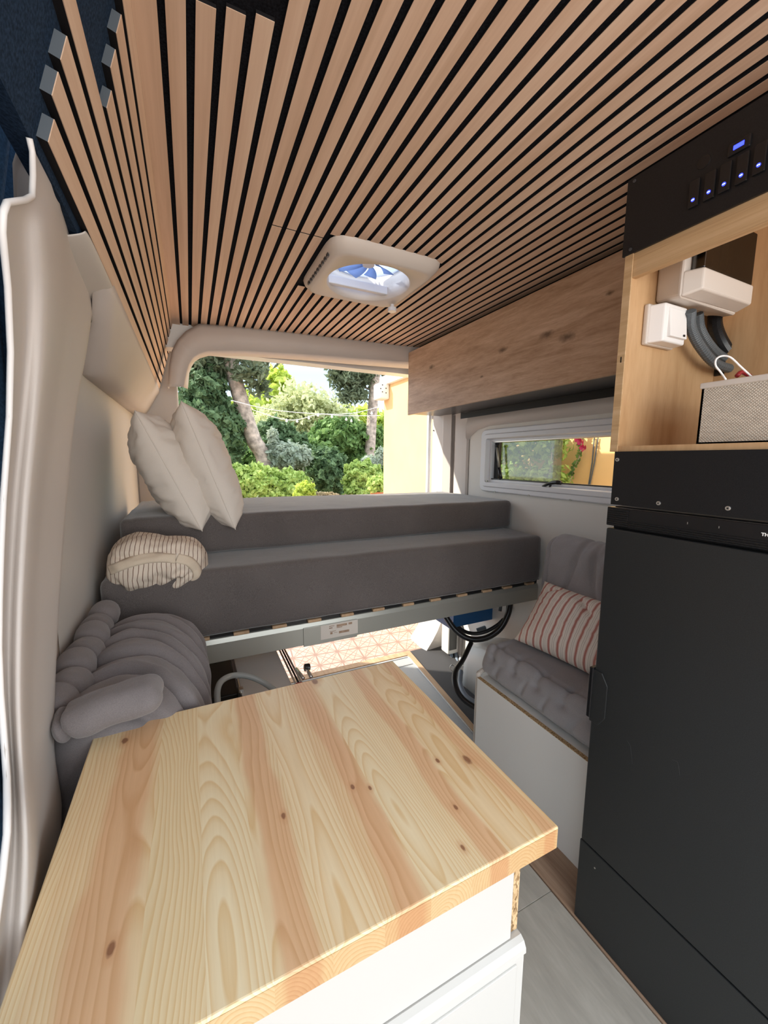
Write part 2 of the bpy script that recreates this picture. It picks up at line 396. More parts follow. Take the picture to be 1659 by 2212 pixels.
# ------------------------------------------------------------------ mesh tools
class MB:
    def __init__(s): s.v = []; s.f = []; s.mi = []
    def add(s, vs, fs, mi=0):
        b = len(s.v); s.v += [tuple(p) for p in vs]; s.f += [tuple(i + b for i in f) for f in fs]; s.mi += [mi] * len(fs); return s
    def box(s, a, b, mi=0):
        x0, y0, z0 = a; x1, y1, z1 = b
        vs = [(x, y, z) for z in (z0, z1) for y in (y0, y1) for x in (x0, x1)]
        return s.add(vs, [(0, 2, 3, 1), (4, 5, 7, 6), (0, 1, 5, 4), (2, 6, 7, 3), (0, 4, 6, 2), (1, 3, 7, 5)], mi)
    def hexa(s, p, mi=0):   # 8 corners: bottom 4 ccw, top 4 ccw
        return s.add(p, [(3, 2, 1, 0), (4, 5, 6, 7), (0, 1, 5, 4), (1, 2, 6, 5), (2, 3, 7, 6), (3, 0, 4, 7)], mi)
    def prism(s, poly, axis, a, b, mi=0):
        def P(u, v, w):
            return {'X': (w, u, v), 'Y': (u, w, v), 'Z': (u, v, w)}[axis]
        n = len(poly)
        vs = [P(u, v, a) for u, v in poly] + [P(u, v, b) for u, v in poly]
        fs = [tuple(range(n))[::-1], tuple(range(n, 2 * n))] + [(i, (i + 1) % n, n + (i + 1) % n, n + i) for i in range(n)]
        return s.add(vs, fs, mi)
    def tube(s, pts, r, seg=10, mi=0, ribs=0):
        pts = [Vector(p) for p in pts]; rs = r if isinstance(r, (list, tuple)) else [r] * len(pts)
        rings = []; up = None
        for i, p in enumerate(pts):
            d = (pts[min(i + 1, len(pts) - 1)] - pts[max(i - 1, 0)]).normalized()
            if up is None: up = d.orthogonal().normalized()
            up = (up - d * up.dot(d)).normalized(); w = d.cross(up)
            rr = rs[i] * (1 + (ribs if i % 2 else 0))
            rings.append([p + (up * math.cos(t) + w * math.sin(t)) * rr for t in [2 * PI * k / seg for k in range(seg)]])
        vs = [q for rg_ in rings for q in rg_]; fs = []
        for i in range(len(rings) - 1):
            for k in range(seg):
                a = i * seg + k; b = i * seg + (k + 1) % seg
                fs.append((a, b, b + seg, a + seg))
        fs.append(tuple(range(seg))[::-1]); fs.append(tuple(range((len(rings) - 1) * seg, len(rings) * seg)))
        return s.add(vs, fs, mi)
    def grid(s, rows, mi=0, closed=False):
        n = len(rows[0]); vs = [p for r in rows for p in r]; fs = []
        for i in range(len(rows) - 1):
            for k in range(n - (0 if closed else 1)):
                a = i * n + k; b = i * n + (k + 1) % n
                fs.append((a, b, b + n, a + n))
        return s.add(vs, fs, mi)
    def build(s, name, mats, parent=None, smooth=False, bevel=0, seg=2, solid=0, recalc=True, origin=None, sub=0):
        me = bpy.data.meshes.new(name)
        me.from_pydata(s.v, [], s.f)
        mats = mats if isinstance(mats, (list, tuple)) else [mats]
        for m in mats: me.materials.append(m)
        if len(mats) > 1: me.polygons.foreach_set('material_index', s.mi)
        if recalc:
            bm = bmesh.new(); bm.from_mesh(me); bmesh.ops.recalc_face_normals(bm, faces=bm.faces); bm.to_mesh(me); bm.free()
        if smooth: me.polygons.foreach_set('use_smooth', [True] * len(me.polygons))
        o = bpy.data.objects.new(name, me); C.objects.link(o)
        if parent is not None: o.parent = parent
        if solid:
            q = o.modifiers.new('solid', 'SOLIDIFY'); q.thickness = solid; q.offset = 0
        if sub:
            q = o.modifiers.new('sub', 'SUBSURF'); q.levels = sub; q.render_levels = sub
        if bevel:
            q = o.modifiers.new('bevel', 'BEVEL'); q.width = bevel; q.segments = seg; q.limit_method = 'ANGLE'; q.angle_limit = math.radians(40)
            q.harden_normals = False
        return o

def tag(o, label=None, cat=None, group=None, kind=None):
    if label: o['label'] = label
    if cat: o['category'] = cat
    if group: o['group'] = group
    if kind: o['kind'] = kind
    return o
def empty(name, label, cat, loc=(0, 0, 0), group=None):
    o = bpy.data.objects.new(name, None); C.objects.link(o); o.empty_display_size = .02
    tag(o, label, cat, group); return o
def struct(o, label=None): return tag(o, label, None, None, 'structure')
def box(name, a, b, mat, parent=None, bevel=0, **k): return MB().box(a, b).build(name, mat, parent, bevel=bevel, **k)
def spline(pts, n=24):
    """Catmull-Rom through points"""
    P = [Vector(p) for p in pts]; P = [P[0] * 2 - P[1]] + P + [P[-1] * 2 - P[-2]]
    out = []; m = len(P) - 3
    for i in range(m):
        k = max(2, n // m)
        for j in range(k):
            t = j / k; a, b, c, d = P[i:i + 4]
            out.append(.5 * ((2 * b) + (-a + c) * t + (2 * a - 5 * b + 4 * c - d) * t * t + (-a + 3 * b - 3 * c + d) * t ** 3))
    out.append(P[-2]); return out

def rbox(l, r, n, disp=None, mtx=None):
    """soft rounded box: size l, corner radius r, n=(nx,ny,nz) subdivisions, disp(p, nrm)->offset along normal or vector"""
    mb = MB(); h = [a / 2 for a in l]; idx = {}
    r = min(r, min(h))
    def key(i, j, k): return (i, j, k)
    verts = []; 
    def vert(i, j, k):
        q = key(i, j, k)
        if q in idx: return idx[q]
        def cs(t, hh):
            s_ = (2 * t - 1)
            # pack samples towards the corners
            return hh * (s_ * .6 + .4 * math.sin(s_ * PI / 2))
        p = Vector((cs(i / n[0], h[0]), cs(j / n[1], h[1]), cs(k / n[2], h[2])))
        c = Vector([max(-h[a] + r, min(h[a] - r, p[a])) for a in range(3)])
        d = p - c
        nr = d.normalized() if d.length > 1e-9 else Vector((0, 0, 1))
        if d.length > 1e-9: p = c + nr * r
        if disp:
            o = disp(p, nr)
            p = p + (o if isinstance(o, Vector) else nr * o)
        if mtx is not None: p = mtx @ p
        idx[q] = len(verts); verts.append(p); return idx[q]
    fs = []
    nx, ny, nz = n
    for i in range(nx):
        for j in range(ny):
            fs.append((vert(i, j, 0), vert(i, j + 1, 0), vert(i + 1, j + 1, 0), vert(i + 1, j, 0)))
            fs.append((vert(i, j, nz), vert(i + 1, j, nz), vert(i + 1, j + 1, nz), vert(i, j + 1, nz)))
    for i in range(nx):
        for k in range(nz):
            fs.append((vert(i, 0, k), vert(i + 1, 0, k), vert(i + 1, 0, k + 1), vert(i, 0, k + 1)))
            fs.append((vert(i, ny, k), vert(i, ny, k + 1), vert(i + 1, ny, k + 1), vert(i + 1, ny, k)))
    for j in range(ny):
        for k in range(nz):
            fs.append((vert(0, j, k), vert(0, j, k + 1), vert(0, j + 1, k + 1), vert(0, j + 1, k)))
            fs.append((vert(nx, j, k), vert(nx, j + 1, k), vert(nx, j + 1, k + 1), vert(nx, j, k + 1)))
    mb.add(verts, fs); return mb
def nz3(p, s, seed=0.0): return noise.noise(Vector((p[0] * s + seed, p[1] * s + seed * 1.3, p[2] * s - seed)))

# ================================================================== SETTING
# ---- ceiling: black felt with oak slats, a gap left for the roof vent
CZ = 1.87
VX0, VX1, VY0, VY1 = .428, .808, 1.235, 1.605
ce = MB()
for a, b, c, d in ((-.12, -.6, VX0, 2.6), (VX1, -.6, 1.56, 2.45), (VX0, -.6, VX1, VY0), (VX0, VY1, VX1, 2.45)):
    ce.box((a, b, CZ + .006), (c, d, CZ + .05))
ceil = struct(ce.build('ceiling', M['felt']), 'black felt ceiling lining under the van roof')
sl = MB(); pitch = .0412; w = .0278
def slat(mb, x0, x1, y0, y1):
    mb.box((x0, y0, CZ + .0006), (x1, y1, CZ + .0065), 1); mb.box((x0, y0, CZ - .0004), (x1, y1, CZ + .0006), 0)
i = 0; x = -.045
slat(sl, -.045, -.045 + .034, -.5, 2.4)
x = .0
while x < 1.33:
    xe = x + w
    segs = [(-.5, 2.4)]
    if .03 < x < .15: segs = [(.705 + (.16 - x) * .25, 2.4)]
    if .235 < x < VX0 - .012: segs = [(-.5, 1.262), (1.268, 2.4)]
    if xe > VX0 and x < VX1: segs = [(-.5, VY0), (VY1 + .028, 2.4)]
    for a, b in segs: slat(sl, x, xe, a, b)
    x += pitch
sl.build('slat_panel', [M['slat'], M['mdf']], ceil)
MB().tube([(.2375, -.3, CZ + .009), (.2375, 1.265, CZ + .009)], .0022, 6).build('cable', M['hose'], ceil)
box('light_recess', (.045, .3, CZ - .004), (.165, .66, CZ + .005), M['vent'], ceil, .002)

# ---- left slanted slat panel between ceiling and wall
A = Vector((-.045, 0, CZ)); dv = Vector((-math.sin(math.radians(16)), 0, -math.cos(math.radians(16))))
nv = Vector((-dv.z, 0, dv.x)); nv = -nv if nv.x < 0 else nv      # towards the room
lp = MB(); lb = MB()
def onpanel(x_, y_):
    d = Vector(ray(x_, y_)); o = Vector((0, 0, CAMZ)); return o + d * ((A - o).dot(nv) / d.dot(nv))
def slp(mb, t0, t1, y0, y1, h0, h1, mi=0, me_=None):
    p = [A + dv * t0 + nv * h0, A + dv * t1 + nv * h0, A + dv * t1 + nv * h1, A + dv * t0 + nv * h1]
    v = [Vector((q.x, y0, q.z)) for q in p] + [Vector((q.x, y1, q.z)) for q in p]
    mb.add(v, [(7, 6, 5, 4), (0, 4, 5, 1), (1, 5, 6, 2), (2, 6, 7, 3), (3, 7, 4, 0)], mi)
    mb.add(v[:4], [(0, 1, 2, 3)], mi if me_ is None else me_)
slp(lb, -.01, .325, .36, 2.57, -.04, -.012)
fronts = [(258, 50), (242, 138), (229, 243), None, (150, 60), (128, 150), (115, 270)]
slp(lp, .0, .0005, -.3, 2.55, -.012, .0, 1, 2); slp(lp, .0005, .0295, -.3, 2.55, -.012, -.001, 1, 2); slp(lp, .0, .0295, -.3, 2.55, -.001, .0, 0)
for k in range(7):
    t = .0425 + .0406 * k
    yf = -.3 if fronts[k] is None else onpanel(*fronts[k]).y
    slp(lp, t, t + .0276, yf, 2.55, -.014, -.001, 1, 2); slp(lp, t, t + .0276, yf, 2.55, -.001, .0, 0)
lcove = struct(lb.build('trim_1', M['felt_sky']), 'sky tinted felt backing of the slanted left slat strip')
lp.build('slat_panel', [M['slat'], M['mdf'], M['cut']], lcove)

# ---- left wall lining
prof = [(-.265, -.02), (-.265, 1.36), (-.262, 1.45), (-.245, 1.505), (-.205, 1.54), (-.150, 1.558), (-.136, 1.564), (-.134, 1.572)]
mb = MB(); rows = []
for y in (.99, 1.0, 1.2, 1.6, 2.0, 2.54, 2.56): rows.append([Vector((x, y - (0 if y > .995 else .15 * max(0, min(1, (z - 1.44) / .08))), z)) for x, z in prof])
mb.grid(rows)
wallL = struct(mb.build('wall_left', M['wall'], smooth=True, solid=.006, sub=2), 'off white grained lining of the left wall')
box('outer_skin', (-.36, .2, -.1), (-.33, 2.66, 1.93), M['paint'], wallL)
# cove panel under the slats at the rear
cp = MB(); rows = []
cpr = [(-.262, 1.428), (-.225, 1.430), (-.205, 1.436), (-.19, 1.455), (-.160, 1.510), (-.134, 1.555), (-.131, 1.572)]
for y, s_ in ((1.385, 0), (1.40, .5), (1.425, .85), (1.46, 1), (1.8, 1), (2.2, 1), (2.56, 1)):
    rows.append([Vector((-.262 + (x + .262) * s_ if z < 1.5 else x - (1 - s_) * .03, y - (z - 1.43) * 2.6 * (1 if y < 1.7 else 0), z + (1 - s_) * .004)) for x, z in cpr])
cp.grid(rows)
struct(cp.build('trim_2', M['trim'], smooth=True, solid=.003), 'grey moulded cove panel under the slats at the rear left')

# ---- pillar trim at the left edge of the view
def lerp(tab, y):
    for (y0, v0), (y1, v1) in zip(tab[:-1], tab[1:]):
        if y0 <= y <= y1: return v0 + (v1 - v0) * (y - y0) / (y1 - y0)
    return tab[0][1] if y < tab[0][0] else tab[-1][1]
lipx = [(298, 64), (330, 71), (380, 72), (424, 70), (432, 55), (438, 16), (460, 8), (500, 6), (620, 18), (760, 24), (900, 21), (1080, 8), (1250, 0), (1400, -2), (1500, 2), (1600, 10), (1700, 17), (1800, 16), (1900, 5), (2212, -40)]
ridx = [(298, 67), (330, 80), (380, 92), (424, 108), (438, 118), (460, 128), (500, 138), (620, 143), (760, 130), (900, 108), (1080, 84), (1297, 68), (1500, 60), (1600, 60), (1700, 66), (1800, 78), (1900, 84), (2212, 84)]
edgx = [(298, 71), (330, 88), (380, 104), (424, 118), (438, 126), (460, 150), (475, 180), (500, 193), (620, 210), (760, 190), (890, 164), (1080, 146), (1297, 131), (1450, 122), (1600, 117), (1640, 119), (1700, 131), (1740, 139), (1790, 132), (2212, 120)]
depX = [(298, -.150), (440, -.150), (500, -.155), (620, -.165), (900, -.190), (1080, -.200), (1640, -.200), (1760, -.182), (2212, -.178)]
rows = []; back = []
ys = [298, 315, 330, 355, 380, 405, 424, 432, 438, 448, 460, 475, 500, 540, 580, 620, 690, 760, 830, 900, 990, 1080, 1190, 1300, 1400, 1500, 1560, 1620, 1680, 1740, 1800, 1900, 2050, 2212]
for y in ys:
    a, b, c = lerp(lipx, y), lerp(ridx, y), lerp(edgx, y); X = lerp(depX, y)
    r = []
    top = max(0, min(1, (y - 430) / 60))
    for t_, dxx in ((0, .004), (.02, .006), (.10, -.002), (.28, -.006), (.45, .002), (.62, .012), (.80, .010), (.93, .002), (1.0, -.002)):
        r.append(ax(a + (b - a) * t_, y, X + dxx * top))
    for t_, dxx in ((.12, -.008), (.5, -.010), (.9, -.012), (1.0, -.014)):
        r.append(ax(b + (c - b) * t_, y, X + dxx * top))
    e_ = r[-1]; r.append(Vector((e_.x - .03, e_.y + .012, e_.z))); r.append(Vector((-.262, max(e_.y + .03, 1.0), e_.z)))
    rows.append(r)
mb = MB(); mb.grid(rows)
pil = struct(mb.build('trim_3', M['trim'], smooth=True, solid=.003, sub=1), 'beige moulded pillar trim at the left edge')
MB().tube([ax(lerp(lipx, y) - 1, y, lerp(depX, y) + .004) for y in ys], .0032, 8).build('edge_lip', M['lip'], pil, smooth=True)

# ---- dark blue cloth behind the pillar
cu = MB(); rows = []
for z in (-.02, .5, 1.0, 1.5, 1.80, 1.866):
    rows.append([Vector((-.285 + .018 * math.sin(y * 38 + .6 * math.sin(z * 3)) + (.055 if z > 1.55 else 0), y, z)) for y in np.linspace(.1, 1.12, 60)])
cu.grid(rows)
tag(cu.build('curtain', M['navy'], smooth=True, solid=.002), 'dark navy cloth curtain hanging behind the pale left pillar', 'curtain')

# ---- floor
fl = MB().box((-.33, -.6, -.05), (1.5, 2.075, 0.0))
floor = struct(fl.build('floor', M['rubber']), 'dark rubber van floor')
box('front_floor_panel', (-.3, -.6, 0), (.853, .665, .006), M['floorgrey'], floor, .002)
box('rear_floor_panel', (-.3, .6655, 0), (.853, 1.18, .0055), M['floorgrey'], floor, .001)
struct(box('trim_4', (.855, -.6, 0), (.972, 1.16, .010), M['plank'], None, .002), 'brown oak vinyl plank strip along the bench')
mb = MB(); mb.hexa([(.15, 1.18, .001), (1.055, 1.18, .001), (1.142, 2.0, .001), (.15, 2.0, .001), (.15, 1.18, .008), (1.055, 1.18, .008), (1.142, 2.0, .008), (.15, 2.0, .008)])
rug = mb.build('floor_mat', M['rug'], bevel=.002); tag(rug, 'light grey brushed mat with white border under the bed', 'mat')
mb = MB().tube([(.15, 2.0, .010), (1.135, 2.0, .010), (1.142, 1.985, .010), (1.055, 1.185, .010)], .004, 6)
mb.tube([(.15, 1.915, .0095), (1.125, 1.915, .0095)], .0025, 6)
mb.build('border', M['lip'], rug, smooth=True)
mb = MB(); mb.hexa([(1.06, 1.18, .001), (1.085, 1.18, .001), (1.185, 2.06, .001), (1.148, 2.06, .001), (1.06, 1.18, .014), (1.085, 1.18, .014), (1.185, 2.06, .014), (1.148, 2.06, .014)])
mb.box((.3, 2.012, .001), (1.15, 2.06, .014))
struct(mb.build('trim_5', M['tan'], bevel=.002), 'tan wood strip edging the grey mat')

# ---- right wall with window opening
WX = 1.45
wy0, wy1, wz0, wz1 = .955, 1.735, 1.045, 1.355
mb = MB()
for (y0, z0, y1, z1) in ((.1, 0, 1.875, wz0), (.1, wz1, 1.875, 1.44), (.1, wz0, wy0, wz1), (wy1, wz0, 1.875, wz1)):
    mb.box((WX, y0, z0), (WX + .03, y1, z1))
wallR = struct(mb.build('wall_right', M['wallr']), 'pale lining of the right wall around the window')
mb = MB(); rows = []
for y, s_ in ((.1, 0), (1.70, 0), (1.80, .25), (1.86, .8), (1.88, 1.3)):
    rows.append([Vector((WX - .002, y, 1.385 - s_ * .06)), Vector((WX - .022, y, 1.40 - s_ * .055)), Vector((WX - .026, y, 1.425 - s_ * .02)), Vector((WX - .004, y, 1.452))])
mb.grid(rows); mb.build('header_panel', M['trim'], wallR, smooth=True)
box('dark_gap', (WX - .012, .1, 1.442), (WX + .03, 1.95, 1.475), M['black'], wallR)
box('upper_lining', (WX, .1, 1.47), (WX + .03, 2.3, 1.88), M['trim'], wallR)
box('outer_skin', (WX + .085, .1, -.1), (WX + .10, 2.34, wz0), M['paint'], wallR)
box('outer_skin', (WX + .085, .1, wz1), (WX + .10, 2.34, 1.93), M['paint'], wallR)
box('outer_skin', (WX + .085, wy1, wz0), (WX + .10, 2.34, wz1), M['paint'], wallR)
box('outer_skin', (WX + .085, .1, wz0), (WX + .10, wy0, wz1), M['paint'], wallR)
# rear right pillar, several folded faces seen in plan
def planY(px, X): return ax(px, 960, X).y
pp = [(WX - .004, 1.872), (WX - .012, 1.885), (WX - .010, 1.93), (WX - .004, planY(984, WX)), (WX + .012, planY(981, WX + .01)), (WX + .012, planY(977, WX + .01)),
      (WX - .015, planY(974, WX - .015)), (WX - .030, planY(957, WX - .03)), (WX - .026, planY(954, WX - .026)), (WX - .022, planY(936, WX - .022)), (WX - .010, planY(934, WX - .01)), (WX + .08, planY(932, WX))]
mb = MB(); rows = []
for z in (0, .06, .12, .2, .3, .6, 1.0, 1.3, 1.44, 1.6, 1.88):
    fl_ = max(0, (.34 - z)) ** 2 * 2.2 ; rows.append([Vector((x - fl_ * .55 * (j >= 6) * (1 if j < 11 else 0), y, z)) for j, (x, y) in enumerate(pp)])
mb.grid(rows)
pr = struct(mb.build('trim_6', M['trim'], smooth=False), 'beige folded rear right pillar')
Yd = planY(934, WX)
MB().tube([(WX - .02, Yd + .012, .1), (WX - .02, Yd + .012, 1.6)], .014, 10).build('door_seal', M['frame'], pr, smooth=True)
for px, py in ((937, 930), (945, 1063)):
    p = ax(px, py, WX - .024); MB().tube([p + Vector((-.004, 0, 0)), p + Vector((.003, 0, 0))], .004, 8).build('screw', M['dark'], pr)

# ---- rear left corner post and rear header trim
struct(MB().box((-.265, 2.56, 0), (-.042, 2.62, 1.9)).build('trim_7', M['trim'], bevel=.01), 'grey rear left corner post')
box('outer_panel', (-.36, 2.6, -.1), (-.045, 2.66, 1.93), M['paint'], bpy.data.objects['trim_7'])
out = [(363, 836), (364, 828), (366, 790), (372, 758), (384, 735), (402, 716), (430, 700), (520, 705), (640, 717), (780, 733), (910, 747), (960, 752)]
inn = [(396, 836), (397, 828), (402, 802), (408, 785), (416, 772), (430, 763), (448, 757), (530, 757), (650, 764), (780, 774), (885, 782), (960, 788)]
jam = [(405, 840), (406, 830), (408, 806), (413, 792), (420, 781), (432, 773), (450, 768), (530, 769), (650, 777), (780, 788), (885, 796), (960, 802)]
def ty(px): return 2.30 - max(0, (px - 430)) / 480 * .12
rows = [[], [], [], [], []]
for (a, b, c) in zip(out, inn, jam):
    Y = ty(b[0])
    pa, pb, pc = ay(a[0], a[1], Y + .0), ay(b[0], b[1], Y - .02), ay(c[0], c[1], Y + .07)
    mid = (pa * .8 + pb * .2); mid.y -= .02
    rows[0].append(pa + Vector((0, .06, .0))); rows[1].append(pa); rows[2].append(mid); rows[3].append(pb); rows[4].append(pc)
mb = MB(); mb.grid(rows)
struct(mb.build('trim_8', M['trim'], smooth=True, solid=.004), 'grey moulded trim framing the top of the rear opening')
struct(box('trim_9', (-.1, 2.36, 1.755), (1.6, 2.45, 1.93), M['paint']), 'painted roof edge above the rear opening')

# ================================================================== WINDOW in right wall
wf = MB()
def rrect(y0, z0, y1, z1, r, n=5):
    pts = []
    for cy_, cz_, a0 in ((y1 - r, z1 - r, 0), (y0 + r, z1 - r, 90), (y0 + r, z0 + r, 180), (y1 - r, z0 + r, 270)):
        for k in range(n + 1):
            t_ = math.radians(a0 + 90 * k / n); pts.append((cy_ + r * math.cos(t_), cz_ + r * math.sin(t_)))
    return pts
def ring(mb, levels):
    rows = [[Vector((x, y, z)) for y, z in rrect(*q)] for x, q in levels]
    mb.grid(rows, closed=True)
fy0, fz0, fy1, fz1 = .905, 1.035, 1.758, 1.368
def ins(d, r): return (fy0 + d, fz0 + d, fy1 - d, fz1 - d, r)
ring(wf, [(WX + .002, ins(0, .035)), (WX - .010, ins(.002, .034)), (WX - .014, ins(.006, .03)), (WX - .014, ins(.026, .022)), (WX - .020, ins(.030, .020)), (WX - .020, ins(.050, .012)), (WX - .004, ins(.054, .010)), (WX + .004, ins(.056, .010)), (WX + .004, ins(.066, .006)), (WX + .07, ins(.066, .006))])
win = struct(wf.build('window_1', M['frame'], smooth=False, bevel=.001), 'white framed hinged window in the right wall')
for px, py in ((1058, 939), (1132, 933), (1224, 926), (1046, 963), (1052, 1039), (1069, 1062), (1142, 1070), (1232, 1080)):
    p = ax(px, py, WX - .014); MB().tube([p + Vector((-.0025, 0, 0)), p + Vector((.004, 0, 0))], .0042, 10).build('screw', M['alu'], win)
box('sash_frame', (WX + .03, fy1 - .098, fz0 + .062), (WX + .05, fy1 - .064, fz1 - .062), M['blackgloss'], win, .003)
box('sash_rail', (WX + .012, fy0 + .05, fz1 - .072), (WX + .028, fy1 - .066, fz1 - .060), M['chrome'], win, .002)
box('sash_rail', (WX + .012, fy0 + .05, fz0 + .060), (WX + .022, fy1 - .066, fz0 + .072), M['hose'], win, .002)
yg = ax(1216, 1000, WX + .05).y
box('pane', (WX + .040, yg, fz0 + .062), (WX + .043, fy1 - .08, fz1 - .062), M['tint'], win)
# friction stay and handle
p0, p1, p2 = ax(1073, 965, WX + .01), ax(1078, 1010, WX + .015), ax(1083, 1040, WX + .02)
MB().tube([p0, p1], .0055, 8).build('stay', M['alu'], win, smooth=True)
mb = MB().tube([p1, p2], .009, 8); mb.tube([p0 + Vector((0, .006, .004)), p0 + Vector((0, -.01, .004))], .008, 8); mb.build('stay_clamp', M['blackgloss'], win, smooth=True)
h0 = ax(1168, 1052, WX - .004)
mb = MB().tube(spline([ax(1168, 1054, WX), ax(1185, 1045, WX - .02), ax(1200, 1042, WX - .03), ax(1212, 1043, WX - .03)], 12), [.006, .006, .007, .007, .008, .008, .009, .009, .009, .010, .010, .009, .009][:13], 8)
mb.tube([ax(1186, 1056, WX), ax(1190, 1046, WX - .02)], .005, 8); mb.build('handle', M['blackgloss'], win, smooth=True)

# ================================================================== ROOF VENT
vent = empty('roof_vent', 'square beige roof fan vent with round opening in the slatted ceiling', 'roof vent')
vc = Vector((.618, 1.42)); vr = .150
def sqr(h_, n=32, r=.03):
    pts = []
    for k in range(n * 2):
        t_ = 2 * PI * k / (n * 2); c_, s_ = math.cos(t_), math.sin(t_)
        q = (abs(c_) ** 8 + abs(s_) ** 8) ** (-1 / 8); pts.append((c_ * q * h_, s_ * q * h_))
    return pts
def circ(r, n=32): return [(r * math.cos(2 * PI * k / (2 * n)), r * math.sin(2 * PI * k / (2 * n))) for k in range(2 * n)]
def lv(pts, z): return [Vector((vc.x + x_, vc.y + y_, z)) for x_, y_ in pts]
mb = MB(); mb.grid([lv(sqr(.203), CZ + .001), lv(sqr(.200), CZ - .012), lv(sqr(.180), CZ - .034), lv(sqr(.172), CZ - .037), lv(sqr(.165), CZ - .036), lv(circ(vr + .004), CZ - .036), lv(circ(vr), CZ - .033), lv(circ(vr - .001), CZ - .01), lv(circ(vr), CZ + .06), lv(sqr(.21), CZ + .058)], closed=True)
mb.build('frame', M['vent'], vent, smooth=True)
vg = MB()
for k in range(9):
    yy = vc.y - .12 + k * .028
    vg.box((vc.x - .1935, yy, CZ - .030), (vc.x - .188, yy + .016, CZ - .010))
vg.build('side_grille', M['dark'], vent)
mb = MB(); mb.grid([lv(circ(vr - .004), CZ + .05), lv(circ(vr - .012), CZ + .075), lv(circ(vr - .05), CZ + .11), lv(circ(.03), CZ + .125), lv(circ(.001), CZ + .126)], closed=True)
mb.build('dome', M['dome'], vent, smooth=True)
for k in range(10):
    t_ = 2 * PI * k / 10; r0, r1 = .028, vr - .022; q = []
    for j in range(7):
        rr = r0 + (r1 - r0) * j / 6; a_ = t_ + j * .05
        q.append([Vector((vc.x + rr * math.cos(a_), vc.y + rr * math.sin(a_), CZ + .035)), Vector((vc.x + rr * math.cos(a_ + .38), vc.y + rr * math.sin(a_ + .38), CZ + .052))])
    mb = MB(); mb.grid(q); mb.build('fan_blade', M['dome'], vent, smooth=True, solid=.0015)
MB().tube([(vc.x, vc.y, CZ + .028), (vc.x, vc.y, CZ + .06)], .022, 20).build('fan_hub', M['frame'], vent, bevel=.002)
mb = MB(); mb.box((vc.x - vr + .01, vc.y + .085, CZ - .02), (vc.x + vr - .03, vc.y + .105, CZ + .01)); mb.build('cross_bar', M['frame'], vent, bevel=.003)
kp = az(848, 664, CZ - .045)
mb = MB().tube([(kp.x - .004, kp.y - .004, CZ - .034), (kp.x - .004, kp.y - .004, CZ - .048)], .008, 12); mb.tube([(kp.x - .004, kp.y - .004, CZ - .048), (kp.x - .004, kp.y - .004, CZ - .064)], .018, 18); mb.build('knob', M['frame'], vent, smooth=False, bevel=.002)

# ================================================================== OVERHEAD LOCKER
lk = empty('overhead_locker', 'long oak fronted overhead locker above the right window', 'locker')
LX = 1.2; ly0, ly1, lz0, lz1 = .62, 2.158, 1.472, 1.832
box('front_panel', (LX, ly0, lz0 - .002), (LX + .016, ly1, lz1), M['oak'], lk, .0012)
box('bottom_panel', (LX + .016, ly0, lz0 + .004), (WX - .001, ly1 - .002, lz0 + .020), M['dark'], lk)
box('end_panel', (LX + .016, ly1 - .016, lz0 + .020), (WX - .001, ly1 - .001, lz1), M['white'], lk)
box('top_panel', (LX + .016, ly0, lz1 - .016), (WX - .001, ly1 - .016, lz1), M['dark'], lk)

# ================================================================== PLYWOOD CABINET, right
KX = .866; ky0, ky1 = .13, .603; kz0, kz1 = 1.223, 1.79
cab = empty('plywood_cabinet', 'open plywood cabinet with black switch panel above the fridge', 'cabinet')
box('side_panel', (KX, ky1 - .014, kz0), (1.24, ky1, kz1), M['ply'], cab, .0008)
box('back_panel', (1.226, ky0, kz0), (1.24, ky1 - .014, kz1), M['ply'], cab)
box('shelf', (KX + .004, ky0, kz0 - .002), (1.24, ky1 - .014, kz0 + .012), M['ply'], cab)
box('edge_strip', (KX - .002, ky1 - .0165, kz0), (KX + .001, ky1 + .0005, 1.637), M['plyh'], cab)
box('rail', (KX + .002, ky0, 1.590), (KX + .018, ky1 - .014, 1.640), M['plyh'], cab, .001)
box('top_panel', (KX + .004, ky0, kz1 - .014), (1.24, ky1 - .014, kz1), M['ply'], cab)
sp = box('switch_panel', (KX - .005, ky0, 1.637), (KX + .001, ky1 + .006, 1.787), M['black'], cab, .0006)
for px, py in ((1371, 391), (1362, 539)):
    p = ax(px, py, KX - .005); MB().tube([p + Vector((-.0015, 0, 0)), p + Vector((.001, 0, 0))], .0032, 10).build('screw', M['dark'], sp)
leds = [(1499, 433), (1533, 416), (1566, 399), (1603, 380), (1641, 358)]
for k, (px, py) in enumerate(leds):
    p = ax(px, py, KX - .006)
    sw = MB(); sw.prism([(p.y - .0085, p.z - .012), (p.y + .0085, p.z - .012), (p.y + .0085, p.z + .034), (p.y - .0085, p.z + .034)], 'X', KX - .005, KX - .0095)
    s_ = sw.build('rocker_switch', M['blackgloss'], cab, bevel=.0015)
    mb = MB(); mb.tube([(KX - .0090, p.y, p.z), (KX - .0100, p.y, p.z)], .0030, 12); mb.build('led', M['led'], s_)
    mb = MB(); mb.box((KX - .0105, p.y - .0018, p.z - .0005), (KX - .0095, p.y - .0003, p.z + .0005)); mb.box((KX - .0105, p.y + .0004, p.z - .0005), (KX - .0095, p.y + .0018, p.z + .0005)); mb.build('led_core', M['ledcore'], s_)
p = ax(1598, 315, KX - .006)
mt = MB(); mt.box((KX - .009, p.y - .016, p.z - .010), (KX - .004, p.y + .016, p.z + .010)); mt = mt.build('meter', M['blackgloss'], cab, bevel=.002)
MB().box((KX - .0097, p.y - .0075, p.z - .0035), (KX - .0088, p.y + .0075, p.z + .0035)).build('lit_digits', M['led'], mt, bevel=.0008)
